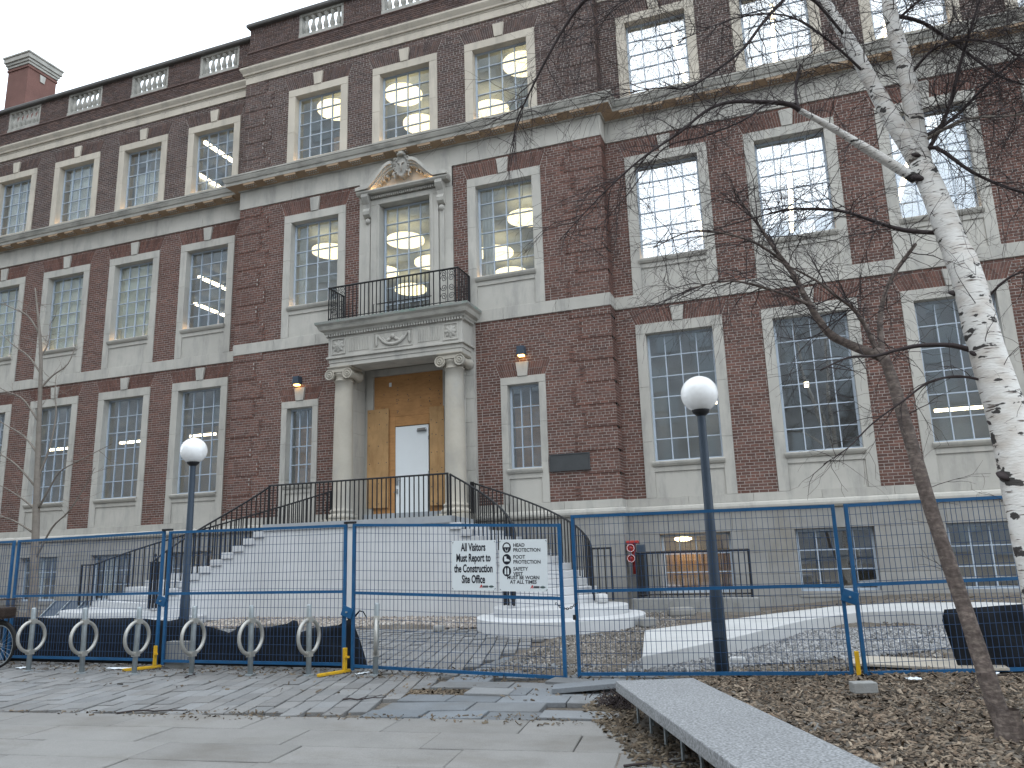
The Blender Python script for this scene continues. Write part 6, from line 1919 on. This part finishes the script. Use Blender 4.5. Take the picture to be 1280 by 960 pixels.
MB().lathe((0.0, 0.0, 0.0), [(0.145, -0.12), (0.12, 0.0), (0.095, 0.10), (0.08, 0.22)], 14, False).build('root_flare', M['bark_brown'], brown, True)

# slim pale tree on the left
pale = thing('pale_sapling', 'slim pale bare tree behind the left fence in front of the left wing', 'tree', (-15.84, 13.0, 0.02))
PO = Vector((-15.84, 13.0, 0.02))
pp = lambda l: [Vector(p) - PO for p in l]
P, _ = limb(pale, pp([(-15.84, 13.0, -0.1), (-15.88, 13.0, 1.03), (-15.97, 13.0, 2.06), (-16.07, 13.0, 3.12), (-16.17, 13.0, 4.21), (-16.27, 13.0, 5.34), (-16.4, 13.0, 6.51), (-16.64, 13.0, 7.53), (-16.8, 13.0, 8.15)]), 0.105, 0.014, M['bark_grey'], 'trunk', 12, 0.05)
tw = MB(); r = random.Random(3)
spray(tw, r, P, 10, 0.6, 0.008, 1, -0.02, 0.5)
for pts in ([(-15.97, 13.0, 2.76), (-16.28, 12.87, 3.03), (-16.64, 12.73, 3.28), (-17.12, 12.6, 3.51)], [(-15.97, 13.0, 2.85), (-15.58, 12.9, 3.26), (-15.2, 12.8, 3.59), (-14.53, 12.7, 3.79), (-13.55, 12.6, 4.06)], [(-16.19, 13.0, 4.1), (-16.79, 13.1, 4.55), (-17.61, 13.2, 4.92), (-18.33, 13.3, 5.23)],
            [(-16.22, 13.0, 4.8), (-16.57, 12.83, 5.34), (-16.89, 12.67, 5.53), (-17.21, 12.5, 5.72)], [(-16.1, 13.0, 3.5), (-15.91, 13.07, 4.2), (-15.9, 13.15, 4.95), (-16.1, 13.23, 5.57), (-16.2, 13.3, 6.0)], [(-16.35, 13.0, 6.0), (-16.8, 13.0, 6.46), (-17.38, 13.0, 6.82), (-17.83, 13.0, 7.18)],
            [(-16.3, 13.0, 5.6), (-16.05, 13.07, 5.9), (-15.66, 13.13, 6.16), (-15.54, 13.2, 6.65)], [(-16.4, 13.0, 6.4), (-16.32, 13.1, 6.72), (-16.42, 13.2, 7.35)], [(-15.93, 13.0, 1.7), (-15.4, 12.9, 2.38), (-14.85, 12.8, 2.7), (-14.34, 12.7, 3.18), (-13.98, 12.6, 3.58)], [(-16.53, 13.0, 7.0), (-16.86, 12.93, 7.44), (-17.33, 12.87, 7.68), (-17.53, 12.8, 7.79)],
            [(-16.1, 13.0, 3.3), (-16.5, 12.8, 3.8), (-17.0, 12.7, 4.1), (-17.6, 12.6, 4.2)], [(-16.05, 13.0, 2.3), (-16.5, 12.8, 2.6), (-17.2, 12.6, 2.8)]):
    P, _ = limb(pale, pp(pts), 0.026, 0.006, M['bark_grey'], 'limb', 7, 0.05)
    spray(tw, r, P, 9, 0.5, 0.006, 1, -0.05, 0.25, 0.14, 0.2)
tw.build('twigs', M['twig_pale'], pale, kind='stuff')

# ------------------------------------------------------------------ the building across the plaza (mirrored in the low windows)
ob = thing('facing_building', 'plain dark brick block across the plaza behind the viewer', 'building', (-6, -34, 0))
MB().box(-150, 46, -10, 0, -0.3, 24.5).build('wall', M['facing'], ob)
MB().box(-150.2, 46.2, -10.2, 0.2, 24.502, 25.2).build('parapet', M['facing'], ob)
wm_ = MB().box(-0.9, 0.9, 0.0, 0.06, 0, 2.2).mesh('window', M['frame_dark'])
for fl in range(6):
    for k in range(26):
        inst('window', wm_, ob, (-57 + 4 * k, 0, 2.0 + 3.8 * fl))
tb = thing('reflection_blocker', 'unseen wide grey tower added behind the viewer to darken the window reflections', 'building', (-36, -46, 0))  # added out of view, widened to keep bright sky out of the panes
MB().box(-130, 17, -15, 0, -0.3, 82).build('wall', M['facing'], tb)
wm_ = MB().box(-1.3, 1.3, 0.0, 0.08, 0, 1.9).mesh('window', M['frame_dark'])
for fl in range(22):
    for k in range(41):
        inst('window', wm_, tb, (-129.6 + 3.6 * k, 0, 2.0 + 3.6 * fl))
